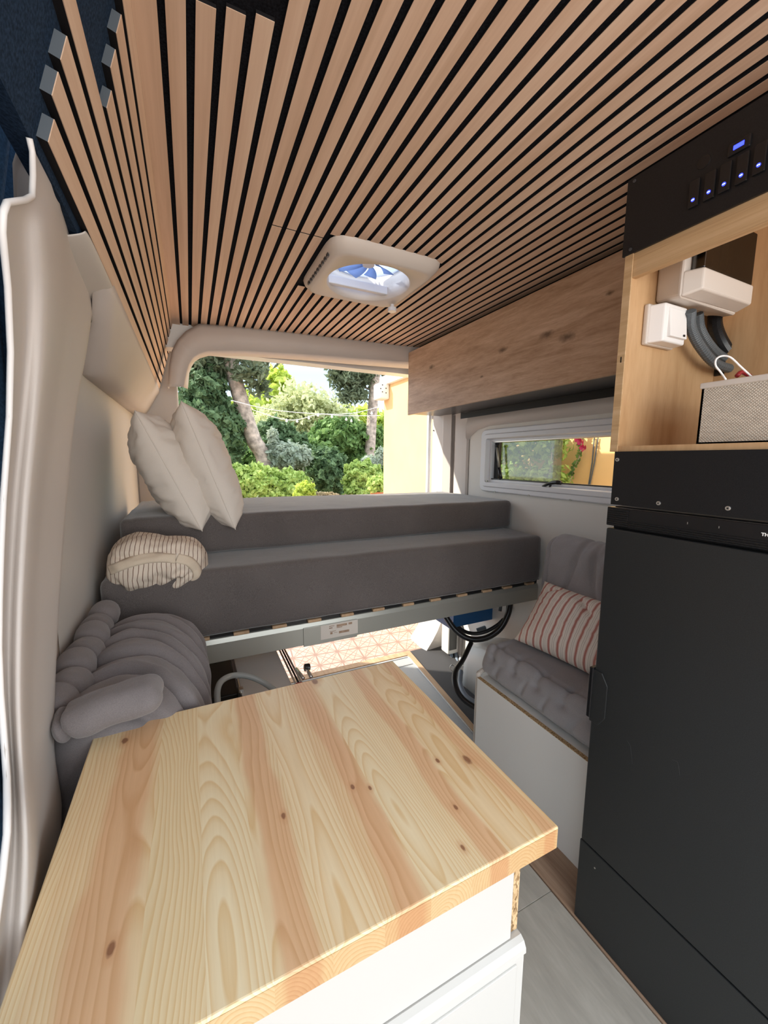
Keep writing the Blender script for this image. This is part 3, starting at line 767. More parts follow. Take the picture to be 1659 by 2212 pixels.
p = ax(1520, 350, KX - .006); MB().tube([p, p + Vector((.004, 0, 0))], .011, 20).build('socket', M['blackgloss'], cab, bevel=.001)
box('joint_slot', (KX - .0026, ky1 - .010, ax(1349, 776, KX).z - .006), (KX - .0015, ky1 - .0075, ax(1349, 776, KX).z + .006), M['hose'], cab)

# distribution box on the side panel
db = empty('distribution_box', 'grey electrical box with smoked cover inside the plywood cabinet', 'electrical box')
yb, yf = ky1 - .0145, .520
bl = ay(1414, 656, yb); tl_z = ay(1414, 560, yb).z + .06
fl_ = ay(1470, 642, yf); fr = ay(1592, 668, yf)
mb = MB(); x1b = 1.20; x1f = fr.x
mb.hexa([(fl_.x, yf, fl_.z), (x1f, yf, fl_.z - .002), (x1b, yb, bl.z + .005), (bl.x, yb, bl.z),
         (fl_.x, yf, fl_.z + .17), (x1f, yf, fl_.z + .17), (x1b, yb, bl.z + .17), (bl.x, yb, bl.z + .17)])
mb.build('casing', M['vent'], db, bevel=.008, seg=3)
mb = MB(); mb.hexa([(fl_.x + .02, yf - .030, fl_.z + .010), (x1f - .008, yf - .030, fl_.z + .012), (x1f, yf + .002, fl_.z + .004), (fl_.x + .003, yf + .002, fl_.z + .002),
                    (fl_.x + .02, yf - .030, fl_.z + .052), (x1f - .008, yf - .030, fl_.z + .052), (x1f, yf + .002, fl_.z + .052), (fl_.x + .003, yf + .002, fl_.z + .052)])
mb.build('lower_cover', M['vent'], db, bevel=.004, seg=3)
mb = MB().box((fl_.x + .024, yf - .026, fl_.z + .053), (x1f - .006, yf - .002, fl_.z + .16)); mb.build('smoked_door', M['smoke'], db, bevel=.003)
for k in range(4):
    box('breaker', (fl_.x + .045 + k * .028, yf - .016, fl_.z + .07), (fl_.x + .069 + k * .028, yf - .001, fl_.z + .14), M['dark'], db, .002)
# light switch
sb = empty('light_switch', 'cream surface mounted rocker switch on plywood below the grey box', 'switch')
q = [ay(1392, 662, yb), ay(1388, 738, yb), ay(1440, 652, yf + .03), ay(1431, 744, yf + .03), ay(1488, 668, yf + .03), ay(1477, 736, yf + .03)]
x0b, x0f, x1f_ = q[0].x, (q[2].x + q[3].x) / 2, (q[4].x + q[5].x) / 2
zb, zt = (q[3].z + q[5].z) / 2 - .001, (q[2].z + q[4].z) / 2 + .001
x0 = (x0b + x0f) / 2
mb = MB().box((x0b - .002, yb - .012, zb - .002), (x1f_ + .008, yb, zt + .004)); mb.build('back_box', M['vent'], sb, bevel=.004, seg=3)
mb = MB().hexa([(x0f, yf + .03, zb), (x1f_, yf + .03, zb), (x1f_ + .006, yb - .010, zb), (x0b, yb - .010, zb), (x0f, yf + .03, zt), (x1f_, yf + .03, zt), (x1f_ + .006, yb - .010, zt), (x0b, yb - .010, zt)])
mb.build('cover', M['lip'], sb, bevel=.004, seg=3)
xa, xb_ = x0f + .012, x1f_ - .006
mb = MB().hexa([(xa, yf + .022, zb + .010), (xb_, yf + .022, zb + .010), (xb_, yf + .032, zb + .010), (xa, yf + .032, zb + .010), (xa, yf + .028, zt - .008), (xb_, yf + .028, zt - .008), (xb_, yf + .032, zt - .008), (xa, yf + .032, zt - .008)])
rk = mb.build('rocker', M['lip'], sb, bevel=.002)
box('indicator', (xb_ - .016, yf + .0205, zb + .014), (xb_ - .011, yf + .024, zb + .018), M['hose'], rk)
# conduits
def hosepts(px, n=40): return spline([ay(x_, y_, Y_) for x_, y_, Y_ in px], n)
for nm, px, r, mat, lb_ in (
    ('conduit', [(1492, 672, .54), (1492, 705, .55), (1510, 745, .55), (1545, 785, .55), (1590, 800, .56)], .010, 'conduit', 'outer grey corrugated conduit curving down from the electrical box'),
    ('conduit', [(1508, 678, .56), (1512, 710, .565), (1532, 745, .565), (1558, 770, .57), (1592, 782, .57)], .010, 'conduit', 'inner grey corrugated conduit curving down from the electrical box'),
    ('conduit', [(1545, 672, .565), (1545, 705, .57), (1558, 738, .57), (1580, 770, .57)], .014, 'hose', 'thick black corrugated conduit beside the two grey ones')):
    tag(MB().tube(hosepts(px, 90), r, 10, ribs=.10).build(nm, M[mat], smooth=False), lb_, 'conduit')
a_, b_ = ay(1556, 742, .58), ay(1590, 820, .58)
tag(box('junction_block', (a_.x, .565, b_.z), (b_.x, .588, a_.z), M['hose'], None, .003), 'small black block where the conduits end in the cabinet', 'junction block')

# basket
bk = empty('woven_basket', 'cream woven storage basket on the shelf above the fridge', 'basket')
bx = .905; by1 = ax(1510, 900, bx).y; bzt = ax(1510, 829, bx).z; bz0 = kz0 + .0125
def bsk(mb, o, z0, z1):
    mb.grid([[Vector((bx + c * .25 + (o if c == 0 else -o), y, z)) for c, y in ((0, by1 - o * (-1 if 0 else 1)), (1, by1 - o), (1, .16 + o), (0, .16 + o))] for z in (z0, z1)], closed=True)
mb = MB(); mb.box((bx, .16, bz0), (bx + .004, by1, bzt - .010)); mb.box((bx + .2, .16, bz0), (bx + .204, by1, bzt - .010)); mb.box((bx, by1 - .004, bz0), (bx + .204, by1, bzt - .010)); mb.box((bx, .16, bz0), (bx + .204, .164, bzt - .010)); mb.box((bx, .16, bz0), (bx + .204, by1, bz0 + .004))
mb.build('woven_body', M['weave'], bk)
mb = MB(); mb.box((bx - .003, .157, bzt - .011), (bx + .007, by1 + .003, bzt)); mb.box((bx + .198, .157, bzt - .011), (bx + .207, by1 + .003, bzt)); mb.box((bx, by1 - .006, bzt - .011), (bx + .204, by1 + .003, bzt)); mb.box((bx, .157, bzt - .011), (bx + .204, .166, bzt))
mb.build('rim', M['vent'], bk, bevel=.002)
hp = [(1568, 820, .40), (1556, 803, .41), (1546, 790, .41), (1547, 776, .41), (1560, 769, .41), (1578, 772, .40), (1600, 792, .39), (1625, 815, .38)]
MB().tube(hosepts(hp, 28), .0016, 8).build('wire_handle', M['lip'], bk, smooth=True)
tag(MB().tube(hosepts([(1592, 812, .42), (1602, 804, .42), (1620, 812, .415)], 10), .004, 8).build('clip', M['red'], smooth=True), 'small red plastic clip peeking out of the basket', 'clip')

# black fascia between cabinet and fridge
fa = box('fascia_panel', (KX - .004, ky0, 1.104), (KX + .012, ky1 - .013, kz0), M['black'], None, .0008)
tag(fa, 'black laminate fascia board with round screws above the fridge', 'panel')
for px, py in ((1334, 993), (1333, 1078), (1423, 1087), (1573, 1098)):
    p = ax(px, py, KX - .004)
    s_ = MB().tube([p + Vector((-.0022, 0, 0)), p + Vector((.002, 0, 0))], .0042, 14).build('screw', M['chrome'], fa, bevel=.0006)
    MB().tube([p + Vector((-.0026, 0, 0)), p], .0016, 6).build('screw_slot', M['hose'], s_)

# ================================================================== FRIDGE
fg = empty('fridge', 'tall matt black compressor fridge on the right', 'fridge')
fy1_ = ky1 - .012
box('body', (KX + .010, ky0, .245), (1.36, fy1_ - .003, 1.100), M['black'], fg, .002)
ct = MB(); ct.box((KX - .006, ky0, 1.056), (KX + .012, fy1_ + .004, 1.098)); ctl = ct.build('control_strip', M['blackgloss'], fg, bevel=.0015)
gr = MB()
for k in range(8): gr.box((KX - .0085, fy1_ - .046, 1.0585 + k * .0047), (KX - .005, fy1_ + .001, 1.0585 + k * .0047 + .0024))
gr.build('grille', M['black'], ctl)
gr = MB()
for k in range(4): gr.box((KX - .0085, ky0, 1.0565 + k * .0042), (KX - .005, fy1_ - .048, 1.0565 + k * .0042 + .0016))
gr.build('fins', M['black'], ctl)
for px, py in ((1485, 1130), (1553, 1139)):
    p = ax(px, py, KX - .0065); MB().box((p.x - .0005, p.y - .0004, p.z - .002), (p.x + .001, p.y + .0004, p.z + .002)).build('mark', M['chrome'], ctl)
cu_ = bpy.data.curves.new('logo_text', 'FONT'); cu_.body = 'THETFORD'; cu_.size = .0075; cu_.extrude = .0002; cu_.offset = .0003
tx = bpy.data.objects.new('logo_text', cu_); C.objects.link(tx)
dg = bpy.context.evaluated_depsgraph_get(); me = bpy.data.meshes.new_from_object(tx.evaluated_get(dg)); bpy.data.objects.remove(tx)
me.materials.append(M['lip']) if not me.materials else None
lg = bpy.data.objects.new('logo_lettering', me); C.objects.link(lg); lg.parent = ctl
p = ax(1644, 1157, KX - .0068)
lg.matrix_world = Matrix(((0, 0, -1, p.x), (-1, 0, 0, p.y), (0, 1, 0, p.z), (0, 0, 0, 1)))
dr = box('door', (KX - .010, ky0, .243), (KX + .012, fy1_, 1.050), M['blackdoor'], fg, .003)
hz0, hz1 = ax(1300, 1575, KX - .01).z, ax(1300, 1450, KX - .01).z
mb = MB(); mb.prism([(fy1_ + .003, hz0 + .004), (fy1_ - .020, hz0 + .004), (fy1_ - .036, hz0 + .030), (fy1_ - .036, hz1 - .030), (fy1_ - .020, hz1 - .004), (fy1_ + .003, hz1 - .004)], 'X', KX - .0125, KX - .009)
hd = mb.build('handle_recess', M['blackdoor'], dr, bevel=.001)
mb = MB().box((KX - .016, fy1_ + .000, hz0 + .012), (KX + .006, fy1_ + .010, hz1)); mb.build('handle', M['blackgloss'], dr, bevel=.002)
for (pts) in ([(1452, 1641), (1463, 1645), (1466, 1655), (1468, 1675)], [(1355, 1600), (1362, 1612), (1366, 1650)]):
    MB().tube([ax(x_, y_, KX - .0103) for x_, y_ in pts], .00025, 4).build('scratch', M['dark'], dr)
box('plinth', (KX - .008, ky0, .0105), (KX + .012, fy1_ + .004, .237), M['blackdoor'], fg, .002)
p = ax(1285, 1875, KX - .008); MB().tube([p + Vector((-.001, 0, 0)), p + Vector((.001, 0, 0))], .002, 8).build('screw', M['chrome'], fg)
box('base', (KX + .014, ky0, .0), (1.36, fy1_ - .004, .24), M['black'], fg)

# ================================================================== PINE TABLE BLOCK
tb = empty('kitchen_block', 'white drawer block with thick pine worktop in the foreground', 'cabinet')
tpx = [(-.164, .300), (.391, .300), (.391, .7555), (-.164, .7555)]
MB().box((-.1635, .300, .719), (.391, .7555, .750)).build('pine_worktop', M['pine'], tb, bevel=.0025, seg=3)
box('shaded_end_grain', (-.1635, .2995, .7215), (.3885, .303, .7475), M['pine_end_shaded'], bpy.data.objects['pine_worktop'])
box('side_panel', (.349, .335, .012), (.365, .74, .7185), M['white'], tb)
box('side_panel_edge', (.3495, .3325, .5775), (.3645, .336, .7185), M['chip'], tb)
box('side_panel', (-.16, .335, .012), (-.145, .74, .7185), M['white'], tb)
box('back_panel', (-.145, .73, .012), (.349, .74, .7185), M['white'], tb)
box('fixed_front', (-.16, .327, .578), (.3485, .337, .7185), M['drawer'], tb, .001)
lf = MB(); prf = [(.334, .02), (.334, .576), (.326, .577), (.320, .574), (.316, .567), (.3155, .560), (.319, .553), (.319, .02)]
lf.prism(prf, 'X', -.16, .3655); lf.build('drawer_front', M['drawer'], tb, smooth=False)
box('door_front', (-.155, .3165, .02), (.352, .3195, .548), M['drawer'], tb, .001)

# ================================================================== BENCH right
bn = empty('bench_box', 'white melamine bench box under the right seat cushion', 'bench')
BX = .97
box('front_panel', (BX, .604, .010), (BX + .016, 1.152, .3585), M['white'], bn, .0006)
box('front_panel_edge', (BX + .0004, .604, .358), (BX + .0156, 1.1515, .3600), M['chip'], bn)
box('lid', (BX + .0165, .604, .343), (WX - .002, 1.150, .3595), M['white'], bn, .001)
box('end_panel', (BX + .0165, 1.134, .010), (WX - .002, 1.150, .343), M['white'], bn)
tag(MB().tube(spline([(.985, 1.166, .005), (.985, 1.166, .33), (.995, 1.166, .368), (1.03, 1.166, .376), (1.14, 1.166, .376)], 20), .009, 10).build('bracket_tube', M['vent'], smooth=True), 'beige bent tube frame at the rear end of the bench', 'tube')

# seat cushion: tufted futon with a rolled stitched edge
def pinch(t_, per, sh=0): return .5 + .5 * math.cos(2 * PI * (t_ / per + sh))
L3 = (.46, .555, .135)
def dseat(p, n_):
    o = 0; xf = -L3[0] / 2
    top = max(0, n_.z); side = max(0, -n_.x)
    yy = p.y + .012 * nz3(p, 9, 3)
    g = p.x - (xf + .052 + .006 * math.sin(p.y * 31))
    pk = pinch(yy, .105) ** 5
    o -= top * .022 * math.exp(-(g / .008) ** 2) * (.5 + .8 * pk)
    o += top * .008 * math.exp(-((g + .024) / .018) ** 2) * (1 - .7 * pk)
    o -= top * .012 * pk * math.exp(-(max(0, g) / .05) ** 2) * .7
    zz = p.z / L3[2]
    o -= side * .014 * math.exp(-((zz - .22) / .10) ** 2) * (.35 + .8 * pk)
    o += side * .010 * math.exp(-((zz + .15) / .25) ** 2)
    o -= side * .010 * math.exp(-(((yy / .11 + p.z * 2.5 + .1 * math.sin(p.y * 20)) % 1 - .5) / .09) ** 2) * math.exp(-((zz + .1) / .3) ** 2)
    o += .004 * nz3(p, 9, 1) + .0012 * nz3(p, 30, 2)
    if n_.z < -.3: o *= .2
    return o
mt = Matrix.Translation((BX + .012 + L3[0] / 2, 1.165 - L3[1] / 2, .3605 + L3[2] / 2 + .003))
sc_ = rbox(L3, .055, (60, 150, 30), dseat, mt).build('seat_cushion', M['cushr'], smooth=True)
tag(sc_, 'grey tufted futon seat cushion lying on the white bench box', 'cushion')

# backrest cushion along the right wall
L4 = (.15, .57, .42)
def dback(p, n_):
    o = .007 * nz3(p, 8, 5) + .003 * nz3(p, 26, 9)
    for y0 in (.125, .01, -.125):
        dd = p.y - y0 - .03 * math.sin(p.z * 9 + y0 * 20) - .02 * p.x * 3
        o -= .012 * math.exp(-(dd / .012) ** 2) * (.5 + .5 * math.exp(-((p.z - .08) / .12) ** 2))
    o += .006 * math.sin((p.y + .3 * p.z * p.z * 4) * 95) * math.exp(-((p.y + .035) / .10) ** 2) * max(0, (p.z + .1)) * 4
    o -= .014 * math.exp(-((p.y - .240) / .010) ** 2) * (1 if n_.y < .8 else 0)
    return o
mt = Matrix.Translation((1.352, 1.180 - L4[1] / 2, .485 + L4[2] / 2)) @ Matrix.Rotation(math.radians(5), 4, 'Y')
bc_ = rbox(L4, .07, (20, 120, 60), dback, mt).build('back_cushion', M['cushr'], smooth=True)
tag(bc_, 'grey futon backrest cushion leaning on the right wall behind striped pillow', 'cushion')

# generic pillow: local x along stripes repeat, y height, z thickness
def pillow(wd, ht, th, nx=56, ny=44, wr=.006, seed=0, pin=.10, p_=2.6, folds=()):
    mb = MB()
    def pt(u, v, s_):
        # outline drawn in between the corners
        ex = 1 - pin * (1 - u * u) * (v * v) * 0 - pin * (1 - v * v) * abs(u) ** 4
        ey = 1 - pin * (1 - u * u) * abs(v) ** 4
        x_ = u * wd / 2 * (1 - pin * (1 - v * v) * u * u); y_ = v * ht / 2 * (1 - pin * (1 - u * u) * v * v)
        q = max(0, 1 - abs(u) ** p_) * max(0, 1 - abs(v) ** p_)
        z_ = th / 2 * q ** .55
        pv = Vector((x_, y_, s_ * z_))
        n1 = nz3(pv, 14, seed) * wr * 1.6 + nz3(Vector((x_ * 1.0, y_ * 3.0, s_)), 22, seed + 4) * wr
        rad = nz3(Vector((math.atan2(v, u) * 4, 0, s_)), 3, seed) * wr * 2.2 * (abs(u) ** 3 + abs(v) ** 3) * .6
        for (fu, fv, fa, fl2, fd) in folds:
            c_, s2 = math.cos(fa), math.sin(fa); a1 = (u - fu) * c_ + (v - fv) * s2; b1 = -(u - fu) * s2 + (v - fv) * c_
            n1 -= fd * math.exp(-(b1 / .035) ** 2 - (a1 / fl2) ** 2)
        pv.z += s_ * (n1 + rad) * min(1, q * 5)
        return pv
    for s_ in (1, -1):
        rows = [[pt(math.sin((2 * i / nx - 1) * PI / 2), math.sin((2 * j / ny - 1) * PI / 2), s_) for i in range(nx + 1)] for j in range(ny + 1)]
        mb.grid(rows)
    return mb
def weld(o):
    bm = bmesh.new(); bm.from_mesh(o.data); bmesh.ops.remove_doubles(bm, verts=bm.verts, dist=.0004); bmesh.ops.recalc_face_normals(bm, faces=bm.faces); bm.to_mesh(o.data); bm.free()
    return o
def place(o, c, xax, yax):
    xax = Vector(xax).normalized(); zax = xax.cross(Vector(yax)).normalized(); ya = zax.cross(xax)
    o.matrix_world = Matrix(((xax.x, ya.x, zax.x, c[0]), (xax.y, ya.y, zax.y, c[1]), (xax.z, ya.z, zax.z, c[2]), (0, 0, 0, 1)))
    return o
# red striped cushion
bl_, tl_, br_ = az(1113, 1387, .505), ax(1166, 1262, 1.25), az(1292, 1478, .50)
xa_ = (br_ - bl_).normalized(); ya_ = (tl_ - bl_)
W_ = .47; ctr_ = bl_ + xa_ * (W_ / 2) + ya_ * .5
o = weld(pillow(W_, ya_.length * 1.04, .13, seed=3, wr=.004, pin=.07, folds=((-.05, .55, -1.0, .25, .022), (-.75, .75, .8, .2, .012))).build('striped_pillow', M['ticking'], smooth=True))
place(o, ctr_ + Vector((.01, 0, .01)), xa_, ya_); tag(o, 'cream pillow with dusty red stripes leaning on the grey right backrest', 'pillow')

# ================================================================== BED
bed = empty('bed_frame', 'silver steel bed frame with wooden slats across the van', 'bed frame')
ry = 1.305
rl, rr_ = ay(425, 1432, ry), ay(1165, 1300, ry)
z0b = (rl.z + rr_.z) / 2
mb = MB(); rp = [(ry, z0b), (ry + .03, z0b), (ry + .03, z0b + .078), (ry + .006, z0b + .078), (ry, z0b + .062)]
mb.prism(rp, 'X', -.24, WX - .012)
rail = mb.build('front_rail', M['alu'], bed, bevel=.002)
box('rear_rail', (-.24, 2.02, z0b), (WX - .012, 2.05, z0b + .075), M['alu'], bed, .002)
rp2 = ay(655, 1365, ry).x
mb = MB(); mb.box((rp2, ry - .003, z0b - .004), (rp2 + .20, ry + .001, z0b + .064)); mb.build('joint_sleeve', M['alu'], rail, bevel=.001)
lx0, lx1 = ay(692, 1365, ry).x, ay(772, 1350, ry).x
stk = box('sticker', (lx0, ry - .0042, z0b + .010), (lx1, ry - .0032, z0b + .062), M['vent'], rail)
mb = MB()
for (a0, b0, c0, d0) in ((.22, .84, .36, .88), (.22, .70, .31, .76), (.42, .74, .70, .90), (.42, .66, .57, .71), (.74, .76, .84, .90), (.25, .28, .31, .42), (.24, .46, .40, .49), (.48, .24, .76, .40), (.34, .34, .44, .36)):
    mb.box((lx0 + (lx1 - lx0) * a0, ry - .0046, z0b + .010 + .052 * b0), (lx0 + (lx1 - lx0) * c0, ry - .0041, z0b + .010 + .052 * d0))
mb.build('sticker_print', M['plank'], stk)
for k, px in enumerate([433, 521, 604, 680, 751, 818, 882, 940, 997, 1050, 1093, 1140]):
    X_ = ay(px, 1350, ry).x
    s_ = MB().box((X_ - .0245, ry - .003, z0b + .079), (X_ + .0245, 2.05, z0b + .090)).build('bed_slat', M['tan'], bed, bevel=.003)
    if px > 960: MB().tube([(X_, ry + .03, z0b + .088), (X_, ry + .03, z0b + .094)], .005, 8).build('bolt', M['chrome'], s_)
box('gap_shade_sheet', (-.24, ry + .010, z0b + .0905), (WX - .012, 2.04, z0b + .0965), M['hose'], bed)  # black sheet added to keep light out between slats and mattress
box('gap_shade_strip', (-.24, ry + .012, z0b + .0785), (WX - .012, ry + .016, z0b + .0900), M['hose'], bed)  # added black strip, stands for the shade between the slat tips
# mattresses
L5 = (1.675, .85, .215)
def dm(p, n_): return .003 * nz3(p, 5, 2) + .0012 * nz3(p, 22, 7)
mt = Matrix.Translation((1.432 - L5[0] / 2, 1.288 + L5[1] / 2, .868 - L5[2] / 2 - .003))
o = rbox(L5, .022, (90, 40, 14), dm, mt).build('mattress', M['matt'], smooth=True)
tag(o, 'long charcoal foam mattress lying on the bed slats', 'mattress')
sm_ = MB().tube([(-.23, 1.2885, .662), (1.42, 1.2885, .662)], .0015, 6).build('piping', M['matt'], o)
L6 = (1.66, .62, .138)
def du(p, n_): return .003 * nz3(p, 5, 12) + .0012 * nz3(p, 22, 17) - (.004 * math.exp(-((p.x + .80) / .01) ** 2))
mt = Matrix.Translation((1.443 - L6[0] / 2, 1.50 + L6[1] / 2, .8675 + L6[2] / 2))
o = rbox(L6, .024, (90, 34, 12), du, mt).build('mattress', M['matt'], smooth=True)
tag(o, 'thinner charcoal foam mattress stacked behind on top of the long one', 'mattress')

# the two white pillows
def whitepillow(tp, bt, Y0, Y1, th, seed, label, lean=0, pin=.055):
    t3, b3 = ay(tp[0], tp[1], Y0), ay(bt[0], bt[1], Y0)
    u = (t3 - b3); Lh = u.length * 1.01
    c = (t3 + b3) / 2; c.y = (Y0 + Y1) / 2; c.x += lean
    o = weld(pillow((Y1 - Y0), Lh, th, seed=seed, wr=.0055, pin=pin, p_=3.2, nx=70, ny=70, folds=((.6, .35, .3, .3, .012), (.7, -.2, .2, .35, .010), (-.6, .4, -.3, .3, .012), (-.7, -.1, .1, .3, .008))).build('white_pillow', M['pillow'], smooth=True))
    place(o, c, (0, 1, 0), u); tag(o, label, 'pillow')
    # seam piping round the edge
    rows = []
    n_ = 120; pts = []
    for k in range(n_ + 1):
        t_ = 4 * k / n_; side = int(min(t_, 3.9999)); f = (t_ - side) * 2 - 1
        u_, v_ = ((f, -1), (1, f), (-f, 1), (-1, -f))[side]
        pts.append(Vector((u_ * (Y1 - Y0) / 2 * (1 - pin * (1 - v_ * v_)), v_ * Lh / 2 * (1 - pin * (1 - u_ * u_)), 0)))
    s_ = MB().tube(pts, .0018, 6).build('seam', M['pillow'], o, smooth=True)
    return o
whitepillow((292, 888), (436, 1146), 1.44, 1.92, .185, 11, 'left white pillow, standing against the wall beside the other pillow')
whitepillow((392, 868), (508, 1142), 1.44, 1.92, .175, 23, 'right white pillow, standing between its twin and the rear opening')

# striped duvet bundle
from mathutils.bvhtree import BVHTree
def dd_(p, n_):
    o = .012 * nz3(p, 7, 31) + .008 * nz3(p, 17, 8) + .004 * nz3(p, 40, 5)
    c_ = math.hypot(p.x - .05, p.z + .02)
    o += .005 * math.sin(c_ * 130 + 2 * math.atan2(p.z + .02, p.x - .05)) * math.exp(-(c_ / .07) ** 2) * max(0, -n_.y)
    for (x0, z0, an, w_, dp) in ((.03, -.055, .6, .06, .014), (-.05, .045, .15, .07, .012), (.0, -.03, 1.45, .03, .008), (-.09, -.05, -1.0, .03, .010)):
        ca, sa = math.cos(an), math.sin(an); a1 = (p.x - x0) * ca + (p.z - z0) * sa; b1 = -(p.x - x0) * sa + (p.z - z0) * ca
        o -= dp * math.exp(-(b1 / .007) ** 2 - (a1 / w_) ** 2) * max(0, .2 - n_.y)
    return o
cb = ay(337, 1216, 1.36)
mt = Matrix.Translation((-.098, 1.365, cb.z)) @ Matrix.Rotation(math.radians(5), 4, 'Y')
dmb = rbox((.255, .21, .158), .072, (80, 50, 60), dd_, None)
dv_ = dmb.build('duvet_bundle', M['duvet'], smooth=True)
bvh = BVHTree.FromPolygons([Vector(v) for v in dmb.v], dmb.f)
dv_.matrix_world = mt; tag(dv_, 'bundled cream bedding with thin brown stripes below the white pillows', 'bedding')
def hem(path, wd, off=.0035):
    mb = MB(); rows = []
    path = [Vector((p[0], 0, p[1])) for p in path]; sp_ = spline(path, 44)
    for i_, p in enumerate(sp_):
        d = (sp_[min(i_ + 1, len(sp_) - 1)] - sp_[max(0, i_ - 1)]).normalized(); nn = Vector((-d.z, 0, d.x)); r = []
        for s_ in np.linspace(-1, 1, 6):
            q = p + nn * s_ * wd; h = bvh.ray_cast(Vector((q.x, -1, q.z)), Vector((0, 1, 0)))
            yy = h[0].y if h[0] is not None else -.02
            r.append(Vector((q.x, yy - off * (1 - .8 * abs(s_) ** 3), q.z)))
        rows.append(r)
    mb.grid(rows); return mb.build('hem_band', M['band'], dv_, smooth=True, solid=.002)
hem([(-.118, -.004), (-.09, .012), (-.05, .028), (0, .036), (.045, .032)], .0125)
hem([(.048, .034), (.080, .022), (.100, -.004), (.104, -.030), (.092, -.055)], .0125)

# left bolster: rolled futon standing along the left wall
L7 = (.27, .56, .40)
def db_(p, n_):
    o = .008 * nz3(p, 7, 41) + .003 * nz3(p, 24, 3)
    fold = p.y + .10 * (1 - math.cos((p.x + .05) * 9)) + .35 * max(0, -p.z + .12) * .35
    for y0, a_ in ((.24, .008), (.17, .012), (.105, .014), (.045, .012), (-.02, .016), (-.115, .020), (-.20, .010)):
        wv = y0 + .012 * math.sin(p.x * 26 + y0 * 40)
        d_ = fold - wv
        o -= a_ * math.exp(-(d_ / .010) ** 2) * (.35 + .65 * max(0, min(1, (n_.z + .5))))
        o += a_ * .45 * math.exp(-((d_ - .022) / .018) ** 2)
    # curl at the near end
    if n_.y < 0:
        rr = math.hypot(p.x * 1.1, p.z - .06); o -= .018 * max(0, -n_.y) * math.exp(-((rr - .08) / .012) ** 2)
    return o
lc = Vector((-.122, 1.262 - L7[1] / 2, .795 - L7[2] / 2))
mt = Matrix.Translation(lc) @ Matrix.Rotation(math.radians(-1), 4, 'Z')
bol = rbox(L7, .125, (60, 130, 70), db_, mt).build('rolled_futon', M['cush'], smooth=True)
tag(bol, 'thick taupe grey futon folded along the left wall behind the worktop', 'futon')
# tufted rolled edge along the wall side
pts = []; rs = []
nseg = 84
for k in range(nseg + 1):
    t_ = k / nseg; y_ = 1.235 - t_ * .47
    b_ = .5 + .5 * math.cos(2 * PI * t_ * 7.0)
    pts.append((-.222 + .004 * math.sin(t_ * 19), y_, .795 - .015 * t_ + .004 * math.sin(t_ * 23)))
    rs.append((.034 - .011 * b_ ** 4) * (1.0 if 0 < k < nseg else .3))
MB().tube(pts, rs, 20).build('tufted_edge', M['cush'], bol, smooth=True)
fc = ay(236, 1526, .735)
mb = rbox((.155, .075, .048), .023, (48, 24, 18), lambda p, n_: .007 * nz3(p, 14, 6) + .003 * nz3(p, 35, 6) - .010 * math.exp(-((p.x + .055 + p.z * .3) / .005) ** 2) - .012 * max(0, p.x * 8) ** 2 * max(0, -n_.z), Matrix.Translation(fc) @ Matrix.Rotation(math.radians(-9), 4, 'Y'))
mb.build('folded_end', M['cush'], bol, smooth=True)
o = box('left_bench_box', (-.26, .76, 0), (-.005, 1.27, .395), M['black'], None, .003)
tag(o, 'dark bench box under the rolled futon at the left wall', 'bench')

# ================================================================== UNDER THE BED, left
wb_ = box('storage_case', (.113, 1.16, .30), (.272, 1.95, .450), M['paint'], None, .003)
tag(wb_, 'low white storage case lying under the bed', 'case')
for yy in (1.30, 1.56):
    mb = MB(); mb.tube([(.112, yy - .03, .452), (.112, yy + .06, .456)], .0025, 6); mb.box((.106, yy - .02, .450), (.120, yy + .0, .460)); mb.tube([(.106, yy + .07, .455), (.12, yy + .07, .455)], .005, 8)
    mb.build('latch', M['chrome'], wb_)
o = box('dark_box', (-.02, 1.30, .02), (.105, 1.95, .44), M['hose'], None, .004); tag(o, 'black plastic box beside the white case under the bed', 'box')
o = tag(MB().tube(hosepts([(470, 1520, 1.10), (470, 1490, 1.12), (480, 1470, 1.15), (505, 1459, 1.2), (540, 1462, 1.2), (575, 1478, 1.18), (610, 1505, 1.12)], 40), .0085, 12).build('water_hose', M['clearhose'], smooth=True), 'pale grey water hose arching behind the worktop edge', 'hose')
rods = empty('folding_poles', 'three thin silver poles with red clamp beside the white case', 'poles')
for k, dx_ in enumerate((.004, .014, .023)):
    MB().tube([(.276 + dx_, 1.20, .462), (.276 + dx_, 1.98, .452)], .0036, 8).build('pole', M['chrome'] if k != 1 else M['hose'], rods, smooth=True)
mb = MB(); mb.box((.278, 1.185, .430), (.300, 1.235, .468)); mb.box((.30, 1.20, .425), (.345, 1.225, .450)); mb.build('clamp', M['red'], rods, bevel=.004)
kp1, kp2 = ay(662, 1443, 1.30), ay(672, 1462, 1.22)
MB().tube([kp2, kp1], .0065, 10).build('arm', M['chrome'], rods, smooth=True)
MB().tube([kp1 + Vector((-.008, 0, .003)), kp1 + Vector((.012, 0, .001))], .013, 14).build('knob', M['hose'], rods, bevel=.003)
kp3, kp4 = ay(640, 1445, 1.30), ay(655, 1465, 1.22)
MB().tube([kp4, kp3], .006, 10).build('arm', M['chrome'], rods, smooth=True)

